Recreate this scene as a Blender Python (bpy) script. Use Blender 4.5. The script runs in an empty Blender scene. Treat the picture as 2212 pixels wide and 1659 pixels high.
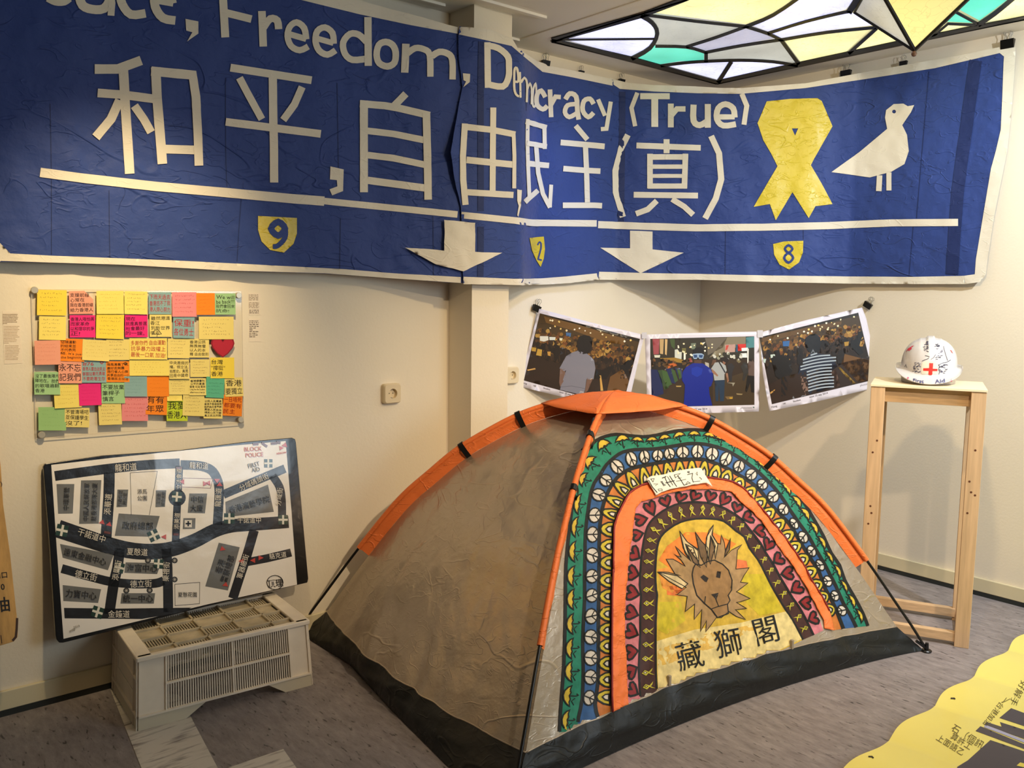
import bpy, bmesh, math, random
import numpy as np
from mathutils import Vector, Matrix, noise
from mathutils.bvhtree import BVHTree
from mathutils.geometry import delaunay_2d_cdt

SC = bpy.context.scene
COL = SC.collection
random.seed(7)

# ------------------------------------------------------------------ camera
H = 1.45
PX, PY, F = 1106.0, 829.5, 1888.0
yaw, pitch, roll = (math.radians(a) for a in (39.79, 6.157, -0.742))
_f = np.array([math.sin(yaw)*math.cos(pitch), math.cos(yaw)*math.cos(pitch), -math.sin(pitch)])
_r = np.array([math.cos(yaw), -math.sin(yaw), 0.0])
_d = np.cross(_f, _r)
_R = _r*math.cos(roll) + _d*math.sin(roll)
_D = _d*math.cos(roll) - _r*math.sin(roll)
M3 = np.array([_R, _D, _f])
cam = bpy.data.cameras.new('camera'); camo = bpy.data.objects.new('camera', cam); COL.objects.link(camo)
cam.sensor_width = 36; cam.lens = F/2212*36; cam.clip_start = .05
camo.matrix_world = Matrix(((_R[0], -_D[0], -_f[0], 0), (_R[1], -_D[1], -_f[1], 0), (_R[2], -_D[2], -_f[2], H), (0, 0, 0, 1)))
SC.camera = camo

# ------------------------------------------------------------------ world, lights, exposure
SC.view_settings.view_transform = 'Standard'; SC.view_settings.look = 'None'
SC.view_settings.gamma = 1; SC.view_settings.use_curve_mapping = False
SC.view_settings.exposure = 0.0
w = bpy.data.worlds.new('room_air'); SC.world = w; w.use_nodes = True
w.node_tree.nodes['Background'].inputs[0].default_value = (1.0, .82, .62, 1)
w.node_tree.nodes['Background'].inputs[1].default_value = .045

def look(o, tgt):
    o.rotation_euler = (Vector(tgt) - o.location).to_track_quat('-Z', 'Y').to_euler()
def spot(name, loc, tgt, power, col, size, blend, rad=.04):
    l = bpy.data.lights.new(name, 'SPOT'); l.energy = power; l.color = col; l.spot_size = math.radians(size); l.spot_blend = blend
    l.shadow_soft_size = rad
    o = bpy.data.objects.new(name, l); COL.objects.link(o); o.location = loc; look(o, tgt); return o
def area(name, loc, tgt, power, col, sx, sy):
    l = bpy.data.lights.new(name, 'AREA'); l.energy = power; l.color = col; l.shape = 'RECTANGLE'; l.size = sx; l.size_y = sy
    o = bpy.data.objects.new(name, l); COL.objects.link(o); o.location = loc; look(o, tgt); return o
WARM = (1.0, .78, .50)
spot('ceiling_spot_corner', (2.42, 1.12, 2.46), (3.75, 2.9, 1.15), 63, (1, .76, .42), 112, .7)
spot('ceiling_spot_notes', (.86, 2.10, 2.62), (.95, 3.25, 1.26), 150, (1, .76, .43), 50, 1.0)
spot('ceiling_spot_wall', (1.15, 1.75, 2.60), (1.1, 3.2, .7), 8, (1, .6, .3), 90, .9)
spot('ceiling_spot_right', (3.3, .3, 2.55), (4.4, 1.7, 1.2), 186, (.90, .95, 1), 100, .8)
spot('ceiling_spot_tent', (1.7, .0, 2.55), (2.75, 2.2, .5), 268, (1, .77, .52), 62, 1.0)
area('added_cool_fill', (3.4, -2.2, 1.9), (3.4, 2.4, .9), 46, (.76, .89, 1), 1.4, 1.3)  # added cool fill out of view behind the camera, not an actual window
spot('skylight_daylight', (3.45, 2.45, 2.62), (2.92, 3.36, 1.80), 58, (.40, .56, 1), 62, 1.0, .12)
GLASS_POWER = 2.6

# ------------------------------------------------------------------ pixel rays on real planes
def ray(u, v):
    return M3.T @ np.array([(u-PX)/F, (v-PY)/F, 1.0])
O = np.array([0, 0, H])
def onz(u, v, z=0.0):
    r = ray(u, v); return O + r*(z-H)/r[2]
def onx(u, v, x):
    r = ray(u, v); return O + r*x/r[0]
def ony(u, v, y):
    r = ray(u, v); return O + r*y/r[1]
def proj(p):
    q = M3 @ (np.array(p, float) - O); return (PX + F*q[0]/q[2], PY + F*q[1]/q[2])
def crop(ox, oy, s):
    def f(*pts):
        if len(pts) == 1 and hasattr(pts[0][0], '__len__'): pts = pts[0]
        return [(ox+x*s, oy+y*s) for x, y in pts]
    f.s = s; return f

class PlaneSurf:
    def __init__(s, p, n):
        s.p = np.array(p, float); s.n = np.array(n, float); s.n /= np.linalg.norm(s.n)
        if s.n @ (O-s.p) < 0: s.n = -s.n
    def hit(s, u, v):
        r = ray(u, v); return O + r*(s.n@(s.p-O))/(s.n@r), s.n
class MeshSurf:
    def __init__(s, verts, faces):
        s.t = BVHTree.FromPolygons([tuple(v) for v in verts], [tuple(f) for f in faces])
        s.last = None
    def hit(s, u, v):
        r = ray(u, v); l, n, i, d = s.t.ray_cast(Vector(O), Vector(r).normalized())
        if l is None: return None, None
        if n.dot(Vector(O)-l) < 0: n = -n
        return np.array(l), np.array(n)

# ------------------------------------------------------------------ materials
def lin(c):
    return tuple(((x/255)/12.92 if x/255 <= .04045 else ((x/255+.055)/1.055)**2.4) for x in c)
MATS = {}
def mat(name, col=(200, 200, 200), rough=.6, metal=0, bump=0, bscale=30, var=0, vscale=6, stretch=(1, 1, 1), attr=None, emit=0, spec=.5, sheen=0, trans=0, coat=0, detail=4, bump2=0, b2scale=5, alpha=1):
    if name in MATS: return MATS[name]
    m = bpy.data.materials.new(name); m.use_nodes = True; N = m.node_tree.nodes; L = m.node_tree.links
    b = N['Principled BSDF']; b.inputs['Roughness'].default_value = rough; b.inputs['Metallic'].default_value = metal
    b.inputs['Specular IOR Level'].default_value = spec
    b.inputs['Coat Weight'].default_value = coat
    if sheen: b.inputs['Sheen Weight'].default_value = sheen
    if trans: b.inputs['Transmission Weight'].default_value = trans
    if alpha < 1: b.inputs['Alpha'].default_value = alpha
    tc = N.new('ShaderNodeTexCoord'); mp = N.new('ShaderNodeMapping'); mp.inputs['Scale'].default_value = stretch
    L.new(tc.outputs['Object'], mp.inputs[0])
    src = None
    if attr:
        a = N.new('ShaderNodeAttribute'); a.attribute_name = attr; src = a.outputs['Color']
    c = lin(col)+(1,)
    b.inputs['Base Color'].default_value = c
    if var:
        nz = N.new('ShaderNodeTexNoise'); nz.inputs['Scale'].default_value = vscale; nz.inputs['Detail'].default_value = detail
        L.new(mp.outputs[0], nz.inputs['Vector'])
        mr = N.new('ShaderNodeMapRange'); mr.inputs[1].default_value = .3; mr.inputs[2].default_value = .7; mr.inputs[3].default_value = 1-var; mr.inputs[4].default_value = 1+var*.6
        L.new(nz.outputs[0], mr.inputs[0])
        vm = N.new('ShaderNodeVectorMath'); vm.operation = 'SCALE'
        if src: L.new(src, vm.inputs[0])
        else: vm.inputs[0].default_value = c[:3]
        L.new(mr.outputs[0], vm.inputs['Scale']); src = vm.outputs[0]
    if src: L.new(src, b.inputs['Base Color'])
    if bump or bump2:
        prev = None
        for bb, sc_, dt in ((bump2, b2scale, 2), (bump, bscale, 5)):
            if not bb: continue
            nz = N.new('ShaderNodeTexNoise'); nz.inputs['Scale'].default_value = sc_; nz.inputs['Detail'].default_value = dt
            L.new(mp.outputs[0], nz.inputs['Vector'])
            bp = N.new('ShaderNodeBump'); bp.inputs['Strength'].default_value = 1; bp.inputs['Distance'].default_value = bb
            L.new(nz.outputs[0], bp.inputs['Height'])
            if prev: L.new(prev.outputs[0], bp.inputs['Normal'])
            prev = bp
        L.new(prev.outputs[0], b.inputs['Normal'])
    if emit:
        b.inputs['Emission Strength'].default_value = emit
        if src: L.new(src, b.inputs['Emission Color'])
        else: b.inputs['Emission Color'].default_value = c
    MATS[name] = m; return m

M_WALL = mat('painted_wall', (238, 227, 205), .75, bump=.0006, bscale=90, var=.015, vscale=2)
M_CEIL = mat('painted_ceiling', (244, 238, 226), .8, bump=.0005, bscale=60)
M_BASE = mat('cream_baseboard', (220, 208, 172), .45, bump=.0004, bscale=40)
M_GAP = mat('dark_floor_strip', (38, 42, 40), .5, bump=.0003)
M_PRINT = mat('flat_print', attr='Col', rough=.55, bump=.0003, bscale=50)
M_PAPER = mat('photo_paper_print', attr='Col', rough=.38, coat=.15)
M_FILM = mat('map_under_plastic_film', attr='Col', rough=.26, coat=.6, bump=.003, bscale=9, stretch=(1, 1, 1), bump2=.006, b2scale=5)
M_PAINT = mat('fabric_paint', attr='Col', rough=.5, spec=.35, var=.26, vscale=38, bump=.0012, bscale=24)
M_NOTE = mat('sticky_paper', attr='Col', rough=.8, spec=.2, bump=.0004, bscale=40)
M_BLACKP = mat('black_plastic', (14, 14, 15), .35)
M_BLACKM = mat('black_painted_metal', (10, 10, 11), .3, metal=.3)
M_WIRE = mat('bright_wire', (190, 190, 188), .25, metal=1)

def cloth_mat(name, col, rough, wr=.004, extra=0, metal=0, spec=.4, sheen=0, creases=0.0, crs=5, var=.05):
    m = mat(name, col, rough, metal=metal, bump=wr*.25, bscale=40, bump2=wr, b2scale=9, var=var, vscale=3, spec=spec, sheen=sheen)
    if creases:
        N = m.node_tree.nodes; L = m.node_tree.links; b = N['Principled BSDF']
        tc = N.new('ShaderNodeTexCoord')
        mp = N.new('ShaderNodeMapping'); mp.inputs['Rotation'].default_value = (.4, .3, .5); mp.inputs['Scale'].default_value = (.8, .8, 1.7)
        L.new(tc.outputs['Object'], mp.inputs[0]); hs = []
        for k, (sc_, wd) in enumerate(((crs*.7, .022), (crs*1.7, .03), (crs*3.6, .04))):
            nz = N.new('ShaderNodeTexNoise'); nz.inputs['Scale'].default_value = sc_; nz.inputs['Detail'].default_value = 1.5; nz.inputs['Distortion'].default_value = .9
            L.new(mp.outputs[0], nz.inputs['Vector'])
            sb = N.new('ShaderNodeMath'); sb.operation = 'SUBTRACT'; sb.inputs[1].default_value = .47+.04*k; L.new(nz.outputs[0], sb.inputs[0])
            ab = N.new('ShaderNodeMath'); ab.operation = 'ABSOLUTE'; L.new(sb.outputs[0], ab.inputs[0])
            mr = N.new('ShaderNodeMapRange'); mr.interpolation_type = 'SMOOTHSTEP'; mr.inputs[1].default_value = 0; mr.inputs[2].default_value = wd; mr.inputs[3].default_value = 1/(1+k*.6); mr.inputs[4].default_value = 0
            L.new(ab.outputs[0], mr.inputs[0])
            mk = N.new('ShaderNodeTexNoise'); mk.inputs['Scale'].default_value = sc_*.9; mk.noise_dimensions = '4D'; mk.inputs['W'].default_value = 3+k; L.new(mp.outputs[0], mk.inputs['Vector'])
            m2 = N.new('ShaderNodeMapRange'); m2.interpolation_type = 'SMOOTHSTEP'; m2.inputs[1].default_value = .46; m2.inputs[2].default_value = .62; L.new(mk.outputs[0], m2.inputs[0])
            mu = N.new('ShaderNodeMath'); mu.operation = 'MULTIPLY'; L.new(mr.outputs[0], mu.inputs[0]); L.new(m2.outputs[0], mu.inputs[1]); hs.append(mu)
        a1 = N.new('ShaderNodeMath'); L.new(hs[0].outputs[0], a1.inputs[0]); L.new(hs[1].outputs[0], a1.inputs[1]); mr = N.new('ShaderNodeMath'); L.new(a1.outputs[0], mr.inputs[0]); L.new(hs[2].outputs[0], mr.inputs[1])
        bp = N.new('ShaderNodeBump'); bp.inputs['Distance'].default_value = creases; bp.inputs['Strength'].default_value = 1
        L.new(mr.outputs[0], bp.inputs['Height'])
        old = b.inputs['Normal'].links[0].from_socket; L.new(old, bp.inputs['Normal']); L.new(bp.outputs[0], b.inputs['Normal'])
    return m
M_BLUE = cloth_mat('blue_cotton', (46, 68, 134), .62, .009, creases=.003, crs=4, spec=.3, sheen=.1)
M_BLUE2 = cloth_mat('doubled_blue_cotton', (33, 48, 98), .62, .008, creases=.002, crs=4, spec=.3)
M_HEM = cloth_mat('off_white_cotton', (232, 224, 206), .8, .003, creases=.001, crs=5, spec=.2)
M_YELC = cloth_mat('yellow_glazed_cloth', (214, 192, 52), .38, .005, creases=.002, crs=7, spec=.5)
M_SILV = cloth_mat('silver_coated_polyester', (184, 169, 150), .30, .006, metal=.6, spec=.5, creases=.0013, crs=5)
M_ORAN = cloth_mat('orange_polyester', (238, 124, 62), .5, .004, creases=.0015, crs=9)
M_TUB = cloth_mat('black_coated_fabric', (22, 23, 22), .42, .005, creases=.002, crs=4)

# ------------------------------------------------------------------ mesh helpers
def mesh_obj(name, verts, faces, m, parent=None, smooth=False, cols=None, bevel=0, solid=0, weld=False):
    off = np.array(parent['_o']) if parent is not None and '_o' in parent else np.zeros(3)
    v = [tuple(np.array(p, float)-off) for p in verts]
    me = bpy.data.meshes.new(name); me.from_pydata(v, [], [tuple(f) for f in faces])
    if cols is not None:
        at = me.color_attributes.new('Col', 'FLOAT_COLOR', 'CORNER')
        arr = np.ones((len(me.loops), 4), 'f')
        k = 0
        for f, c in zip(faces, cols):
            n = len(f); arr[k:k+n, :3] = lin(c); k += n
        at.data.foreach_set('color', arr.ravel())
    if smooth: me.polygons.foreach_set('use_smooth', [True]*len(me.polygons))
    me.update()
    me.materials.append(m)
    o = bpy.data.objects.new(name, me); COL.objects.link(o)
    if parent is not None:
        o.parent = parent
        o['_o'] = tuple(off)
    if bevel:
        md = o.modifiers.new('bevel', 'BEVEL'); md.width = bevel; md.segments = 2; md.limit_method = 'ANGLE'; md.harden_normals = False
    if solid:
        md = o.modifiers.new('solid', 'SOLIDIFY'); md.thickness = solid; md.offset = 0
    return o
def thing(name, label, cat, loc=(0, 0, 0), group=None):
    o = bpy.data.objects.new(name, None); COL.objects.link(o); o.location = tuple(loc); o['_o'] = tuple(float(x) for x in loc)
    o.empty_display_size = .05; o['label'] = label; o['category'] = cat
    if group: o['group'] = group
    return o
def tag(o, label, cat, group=None):
    o['label'] = label; o['category'] = cat
    if group: o['group'] = group
    return o
def centre(o):
    """put the origin of a one-mesh thing at its own middle"""
    me = o.data; n = len(me.vertices); a = np.empty(n*3, 'f'); me.vertices.foreach_get('co', a); a = a.reshape(-1, 3)
    c = (a.min(0)+a.max(0))/2; a -= c; me.vertices.foreach_set('co', a.ravel()); o.location = tuple(float(x) for x in c); o['_o'] = tuple(float(x) for x in c); me.update(); return o
def lab(o, label): o['label'] = label; return o
def stuff(o): o['kind'] = 'stuff'; return o
def struct(o): o['kind'] = 'structure'; return o

class MB:
    def __init__(s, T=None): s.v = []; s.f = []; s.T = T
    def add(s, vs, fs):
        k = len(s.v)
        for p in vs:
            if s.T is not None: p = s.T @ Vector(p)
            s.v.append(tuple(p))
        s.f += [tuple(i+k for i in f) for f in fs]; return s
    def box(s, a, b):
        (x0, y0, z0), (x1, y1, z1) = a, b
        return s.add([(x0, y0, z0), (x1, y0, z0), (x1, y1, z0), (x0, y1, z0), (x0, y0, z1), (x1, y0, z1), (x1, y1, z1), (x0, y1, z1)],
                     [(0, 3, 2, 1), (4, 5, 6, 7), (0, 1, 5, 4), (1, 2, 6, 5), (2, 3, 7, 6), (3, 0, 4, 7)])
    def tube(s, path, r, n=8, cap=True):
        path = [Vector(p) for p in path]; vs = []; N = len(path)
        for i, p in enumerate(path):
            t = (path[min(i+1, N-1)]-path[max(i-1, 0)]).normalized()
            a = t.orthogonal() if i == 0 else (prev - t*prev.dot(t))
            a.normalize(); prev = a; b = t.cross(a)
            rr = r[i] if isinstance(r, (list, tuple)) else r
            for k in range(n):
                w_ = 2*math.pi*k/n; vs.append(p+(a*math.cos(w_)+b*math.sin(w_))*rr)
        fs = [(i*n+k, i*n+(k+1) % n, (i+1)*n+(k+1) % n, (i+1)*n+k) for i in range(N-1) for k in range(n)]
        if cap: fs += [tuple(range(n))[::-1], tuple((N-1)*n+k for k in range(n))]
        return s.add(vs, fs)
    def lathe(s, prof, n=24, c=(0, 0, 0), ax='z'):
        vs = []; K = len(prof)
        for r, h in prof:
            for k in range(n):
                w_ = 2*math.pi*k/n; x, y = r*math.cos(w_), r*math.sin(w_)
                p = (x, y, h) if ax == 'z' else ((x, h, y) if ax == 'y' else (h, x, y))
                vs.append((c[0]+p[0], c[1]+p[1], c[2]+p[2]))
        fs = [(i*n+k, i*n+(k+1) % n, (i+1)*n+(k+1) % n, (i+1)*n+k) for i in range(K-1) for k in range(n)]
        fs += [tuple(range(n))[::-1], tuple((K-1)*n+k for k in range(n))]
        return s.add(vs, fs)
    def grid(s, rows):
        R = len(rows); C = len(rows[0])
        return s.add([p for r in rows for p in r], [(i*C+j, i*C+j+1, (i+1)*C+j+1, (i+1)*C+j) for i in range(R-1) for j in range(C-1)])
    def prism(s, pts, d):
        n = len(pts); d = Vector(d); pts = [Vector(p) for p in pts]
        return s.add(pts+[p+d for p in pts], [tuple(range(n))[::-1], tuple(range(n, 2*n))]+[(i, (i+1) % n, n+(i+1) % n, n+i) for i in range(n)])
    def build(s, name, m, parent=None, **k): return mesh_obj(name, s.v, s.f, m, parent, **k)

# ------------------------------------------------------------------ decals: flat print, paint and applique laid on a real surface
_txt = {}
def text_mesh(sx, bold=0):
    key = (sx, bold)
    if key not in _txt:
        c = bpy.data.curves.new('tmp', 'FONT'); c.body = sx; c.size = 1; c.resolution_u = 2; c.offset = bold
        o = bpy.data.objects.new('tmp', c); me = o.to_mesh()
        v = [(p.co.x, p.co.y) for p in me.vertices]; f = [tuple(p.vertices) for p in me.polygons]
        o.to_mesh_clear(); bpy.data.objects.remove(o); bpy.data.curves.remove(c)
        if not v: _txt[key] = None
        else:
            a = np.array(v); lo, hi = a.min(0), a.max(0)
            _txt[key] = (a, f, lo, hi)
    return _txt[key]
def resample(pts, step, closed=False):
    P = [np.array(p, float) for p in pts]
    if closed: P.append(P[0])
    out = [P[0]]
    for a, b in zip(P, P[1:]):
        n = max(1, int(math.ceil(np.linalg.norm(b-a)/step)))
        out += [a+(b-a)*k/n for k in range(1, n+1)]
    return out
def smooth_path(pts, n=4, closed=False):
    P = [np.array(p, float) for p in pts]; out = []; N = len(P)
    rng = range(N if closed else N-1)
    for i in rng:
        p0 = P[(i-1) % N] if closed or i > 0 else P[0]; p1 = P[i]; p2 = P[(i+1) % N]; p3 = P[(i+2) % N] if closed or i+2 < N else P[N-1]
        for k in range(n):
            t = k/n; out.append(.5*((2*p1)+(-p0+p2)*t+(2*p0-5*p1+4*p2-p3)*t*t+(-p0+3*p1-3*p2+p3)*t**3))
    if not closed: out.append(P[-1])
    return out
def inside(px, loops):
    x, y = px[:, 0], px[:, 1]; r = np.zeros(len(px), bool)
    for lp in loops:
        a = np.array(lp, float); b = np.roll(a, -1, 0)
        for (x0, y0), (x1, y1) in zip(a, b):
            if y0 == y1: continue
            c = ((y0 > y) != (y1 > y)) & (x < (x1-x0)*(y-y0)/(y1-y0)+x0); r ^= c
    return r
def tess(loops, step=None):
    pts = []; edges = []
    for lp in loops:
        L_ = resample(lp, step, True)[:-1] if step else [np.array(p, float) for p in lp]
        k = len(pts); n = len(L_); pts += [tuple(p) for p in L_]; edges += [(k+i, k+(i+1) % n) for i in range(n)]
    if step:
        a = np.array(pts); lo, hi = a.min(0), a.max(0)
        gx = np.arange(lo[0]+step*.5, hi[0], step); gy = np.arange(lo[1]+step*.5, hi[1], step)
        if len(gx) and len(gy):
            g = np.array([(x+(step*.5 if j % 2 else 0), y) for j, y in enumerate(gy) for x in gx])
            g = g[inside(g, loops)]
            pts += [tuple(p) for p in g]
    r = delaunay_2d_cdt([Vector(p) for p in pts], edges, [], 0, 1e-4)
    v = np.array([tuple(p) for p in r[0]]); f = [tuple(t) for t in r[2]]
    if not f: return v, []
    c = np.array([v[list(t)].mean(0) for t in f]); ok = inside(c, loops)
    return v, [t for t, o in zip(f, ok) if o]

class Decal:
    def __init__(s, surf, off=.0006, dl=.0003, step=None):
        s.surf, s.off, s.dl, s.step = surf, off, dl, step; s.v = []; s.f = []; s.c = []
    def _put(s, v2, faces, col, layer):
        m = {}; o = s.off+layer*s.dl
        for f in faces:
            ids = []
            for i in f:
                if i not in m:
                    p, n = s.surf.hit(*v2[i])
                    if p is None: m[i] = None
                    else: m[i] = len(s.v); s.v.append(p+n*o)
                ids.append(m[i])
            if None in ids: continue
            s.f.append(tuple(ids)); s.c.append(col)
        return s
    def poly(s, pts, col, layer=0, holes=(), step=None):
        v, f = tess([pts]+list(holes), step or s.step); return s._put(v, f, col, layer)
    def stroke(s, pts, w_, col, layer=1, closed=False, step=None, smooth=0):
        if smooth: pts = smooth_path(pts, smooth, closed)
        P = [np.array(p, float) for p in pts]
        if closed and np.linalg.norm(P[0]-P[-1]) < 1e-6: P = P[:-1]
        st = step or s.step
        if st: P = resample(P, st*1.5, closed); 
        if st and closed: P = P[:-1]
        n = len(P); L_ = []; R_ = []
        for i in range(n):
            a = P[(i-1) % n] if closed else P[max(i-1, 0)]; b = P[(i+1) % n] if closed else P[min(i+1, n-1)]
            d1 = P[i]-a; d2 = b-P[i]
            if np.linalg.norm(d1) < 1e-9: d1 = d2
            if np.linalg.norm(d2) < 1e-9: d2 = d1
            d1 = d1/(np.linalg.norm(d1)+1e-9); d2 = d2/(np.linalg.norm(d2)+1e-9); n1 = np.array([-d1[1], d1[0]]); n2 = np.array([-d2[1], d2[0]])
            q = n1+n2; ln = np.linalg.norm(q)
            q = q/ln if ln > 1e-6 else n1
            k = 1/max(.45, float(q@n1)); ww = w_[i] if isinstance(w_, (list, tuple, np.ndarray)) and len(w_) == n else (w_ if not isinstance(w_, (list, tuple, np.ndarray)) else w_[0]+(w_[-1]-w_[0])*i/max(1, n-1))
            L_.append(P[i]+q*ww*.5*k); R_.append(P[i]-q*ww*.5*k)
        m = 1
        if st: m = max(1, int(round((w_ if not isinstance(w_, (list, tuple, np.ndarray)) else max(w_))/(st*1.5))))
        v2 = []
        for a, b in zip(L_, R_): v2 += [a+(b-a)*j/m for j in range(m+1)]
        k = m+1; fs = []
        for i in range(n if closed else n-1):
            i2 = (i+1) % n
            for j in range(m): fs.append((i*k+j, i*k+j+1, i2*k+j+1, i2*k+j))
        return s._put(v2, fs, col, layer)
    def disc(s, cx, cy, rx, ry, col, layer=1, rot=0, n=12):
        c, q = math.cos(math.radians(rot)), math.sin(math.radians(rot))
        v = [(cx+rx*math.cos(2*math.pi*k/n)*c-ry*math.sin(2*math.pi*k/n)*q, cy+rx*math.cos(2*math.pi*k/n)*q+ry*math.sin(2*math.pi*k/n)*c) for k in range(n)]
        return s._put(v, [tuple(range(n))], col, layer)
    def text(s, sx, cx, cy, size, col, rot=0, bold=0, layer=3, asp=1.0, shear=0):
        t = text_mesh(sx, bold)
        if t is None: return s
        a, f, lo, hi = t; c0 = (lo+hi)/2; c, q = math.cos(math.radians(rot)), math.sin(math.radians(rot))
        v = []
        for x, y in a:
            X = (x-c0[0])*size*asp; Y = -(y-c0[1])*size+shear*X
            v.append((cx+X*c-Y*q, cy+X*q+Y*c))
        return s._put(v, f, col, layer)
    def text_box(s, sx, x0, y0, x1, y1, col, rot=0, bold=0, layer=3, skew=0):
        """fit a line of text to an upright box, then turn it about the box's middle"""
        t = text_mesh(sx, bold)
        if t is None: return s
        a, f, lo, hi = t; cx, cy = (x0+x1)/2, (y0+y1)/2; c, q = math.cos(math.radians(rot)), math.sin(math.radians(rot)); v = []
        for x, y in a:
            X = ((x-lo[0])/(hi[0]-lo[0])-.5)*(x1-x0); Y = (.5-(y-lo[1])/(hi[1]-lo[1]))*(y1-y0)+skew*X
            v.append((cx+X*c-Y*q, cy+X*q+Y*c))
        return s._put(v, f, col, layer)
    def build(s, name, m, parent=None, smooth=True, **k):
        if not s.f: return None
        return mesh_obj(name, s.v, s.f, m, parent, smooth=smooth, cols=s.c, **k)

# ================================================================== THE ROOM
YL, XR, YB, CZ = 3.249, 4.400, 3.461, 2.650        # left wall, right wall, bay wall, ceiling
CX0, CX1, CY = 2.325, 2.534, 3.074                  # column
def wall(name, a, b, m=M_WALL):
    return struct(MB().box(a, b).build(name, m))
wall('wall_left', (-2.2, YL, 0), (CX0+.05, YL+.35, CZ))
wall('wall_back', (CX1-.1, YB, 0), (XR+.1, YB+.15, CZ))
wall('wall_right', (XR, -2.4, 0), (XR+.12, YB, CZ))
struct(MB().box((CX0, CY, 0), (CX1, YB, CZ)).build('column', M_WALL))
# skylight opening x 2.93..4.225, y .32..3.255
SX0, SX1, SY0, SY1 = 2.93, 4.222, .32, 3.256
ce = MB()
ce.box((-2.2, -2.4, CZ), (SX0, YB+.15, CZ+.06)); ce.box((SX1, -2.4, CZ), (XR+.12, YB+.15, CZ+.06))
ce.box((SX0, SY1, CZ), (SX1, YB+.15, CZ+.06)); ce.box((SX0, -2.4, CZ), (SX1, SY0, CZ+.06))
struct(ce.build('ceiling', M_CEIL))
sh = MB(); z1 = CZ+.32
sh.box((SX0-.02, SY0-.02, CZ+.06), (SX0, SY1+.02, z1)); sh.box((SX1, SY0-.02, CZ+.06), (SX1+.02, SY1+.02, z1))
sh.box((SX0, SY0-.02, CZ+.06), (SX1, SY0, z1)); sh.box((SX0, SY1, CZ+.06), (SX1, SY1+.02, z1)); sh.box((SX0-.02, SY0-.02, z1), (SX1+.02, SY1+.02, z1+.02))
struct(sh.build('trim_4', M_CEIL))
# battens on the ceiling
struct(MB().box((1.2, 2.985, CZ-.012), (2.660, 3.010, CZ)).build('trim_1', M_CEIL, bevel=.002))
struct(MB().box((2.798, -.5, CZ-.006), (2.822, 3.36, CZ)).build('trim_2', M_CEIL, bevel=.002))
struct(MB().box((.2, 3.150, CZ-.012), (2.232, 3.172, CZ)).build('trim_3', M_CEIL, bevel=.002))
struct(MB().box((CX1, 3.335, CZ-.012), (2.80, 3.352, CZ)).build('trim_5', M_CEIL, bevel=.002))
# floor
fm = mat('marbled_linoleum', (128, 118, 112), .52, bump=.0004, bscale=70)
def floor_nodes(m):
    N = m.node_tree.nodes; L = m.node_tree.links; b = N['Principled BSDF']
    tc = N.new('ShaderNodeTexCoord'); mp = N.new('ShaderNodeMapping'); mp.inputs['Scale'].default_value = (1.5, .42, 1); mp.inputs['Rotation'].default_value = (0, 0, .12)
    L.new(tc.outputs['Object'], mp.inputs[0])
    n1 = N.new('ShaderNodeTexNoise'); n1.inputs['Scale'].default_value = 26; n1.inputs['Detail'].default_value = 6; n1.inputs['Roughness'].default_value = .7
    n2 = N.new('ShaderNodeTexNoise'); n2.inputs['Scale'].default_value = 3; n2.inputs['Detail'].default_value = 3
    n3 = N.new('ShaderNodeTexNoise'); n3.inputs['Scale'].default_value = 55; n3.inputs['Detail'].default_value = 3; n3.inputs['Distortion'].default_value = .5
    for n in (n1, n2, n3): L.new(mp.outputs[0], n.inputs['Vector'])
    r1 = N.new('ShaderNodeValToRGB'); e = r1.color_ramp.elements; e[0].position = .30; e[0].color = lin((118, 111, 112))+(1,); e[1].position = .70; e[1].color = lin((160, 152, 152))+(1,)
    L.new(n1.outputs[0], r1.inputs[0])
    r3 = N.new('ShaderNodeValToRGB'); e = r3.color_ramp.elements; e[0].position = .29; e[0].color = lin((84, 82, 88))+(1,); e[1].position = .38; e[1].color = (1, 1, 1, 1)
    L.new(n3.outputs[0], r3.inputs[0])
    mx = N.new('ShaderNodeMix'); mx.data_type = 'RGBA'; mx.blend_type = 'MULTIPLY'; mx.inputs[0].default_value = .8
    L.new(r1.outputs[0], mx.inputs[6]); L.new(r3.outputs[0], mx.inputs[7])
    r2 = N.new('ShaderNodeMapRange'); r2.inputs[3].default_value = .82; r2.inputs[4].default_value = 1.1; L.new(n2.outputs[0], r2.inputs[0])
    vm = N.new('ShaderNodeVectorMath'); vm.operation = 'SCALE'; L.new(mx.outputs[2], vm.inputs[0]); L.new(r2.outputs[0], vm.inputs['Scale'])
    L.new(vm.outputs[0], b.inputs['Base Color'])
floor_nodes(fm)
flo = struct(MB().box((-2.2, -2.4, -.06), (XR+.1, YB+.1, 0)).build('floor', fm))
# white marble inlay strips
mm = mat('white_marble_tile', (206, 200, 190), .25)
def marble(m):
    N = m.node_tree.nodes; L = m.node_tree.links; b = N['Principled BSDF']
    tc = N.new('ShaderNodeTexCoord'); mp = N.new('ShaderNodeMapping'); mp.inputs['Scale'].default_value = (5, 26, 5); mp.inputs['Rotation'].default_value = (0, 0, -.55)
    L.new(tc.outputs['Object'], mp.inputs[0]); n1 = N.new('ShaderNodeTexNoise'); n1.inputs['Scale'].default_value = 1.6; n1.inputs['Detail'].default_value = 6
    L.new(mp.outputs[0], n1.inputs['Vector'])
    r = N.new('ShaderNodeValToRGB'); e = r.color_ramp.elements; e[0].position = .33; e[0].color = lin((140, 132, 128))+(1,); e[1].position = .5; e[1].color = lin((214, 208, 198))+(1,)
    L.new(n1.outputs[0], r.inputs[0]); L.new(r.outputs[0], b.inputs['Base Color'])
marble(mm)
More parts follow.
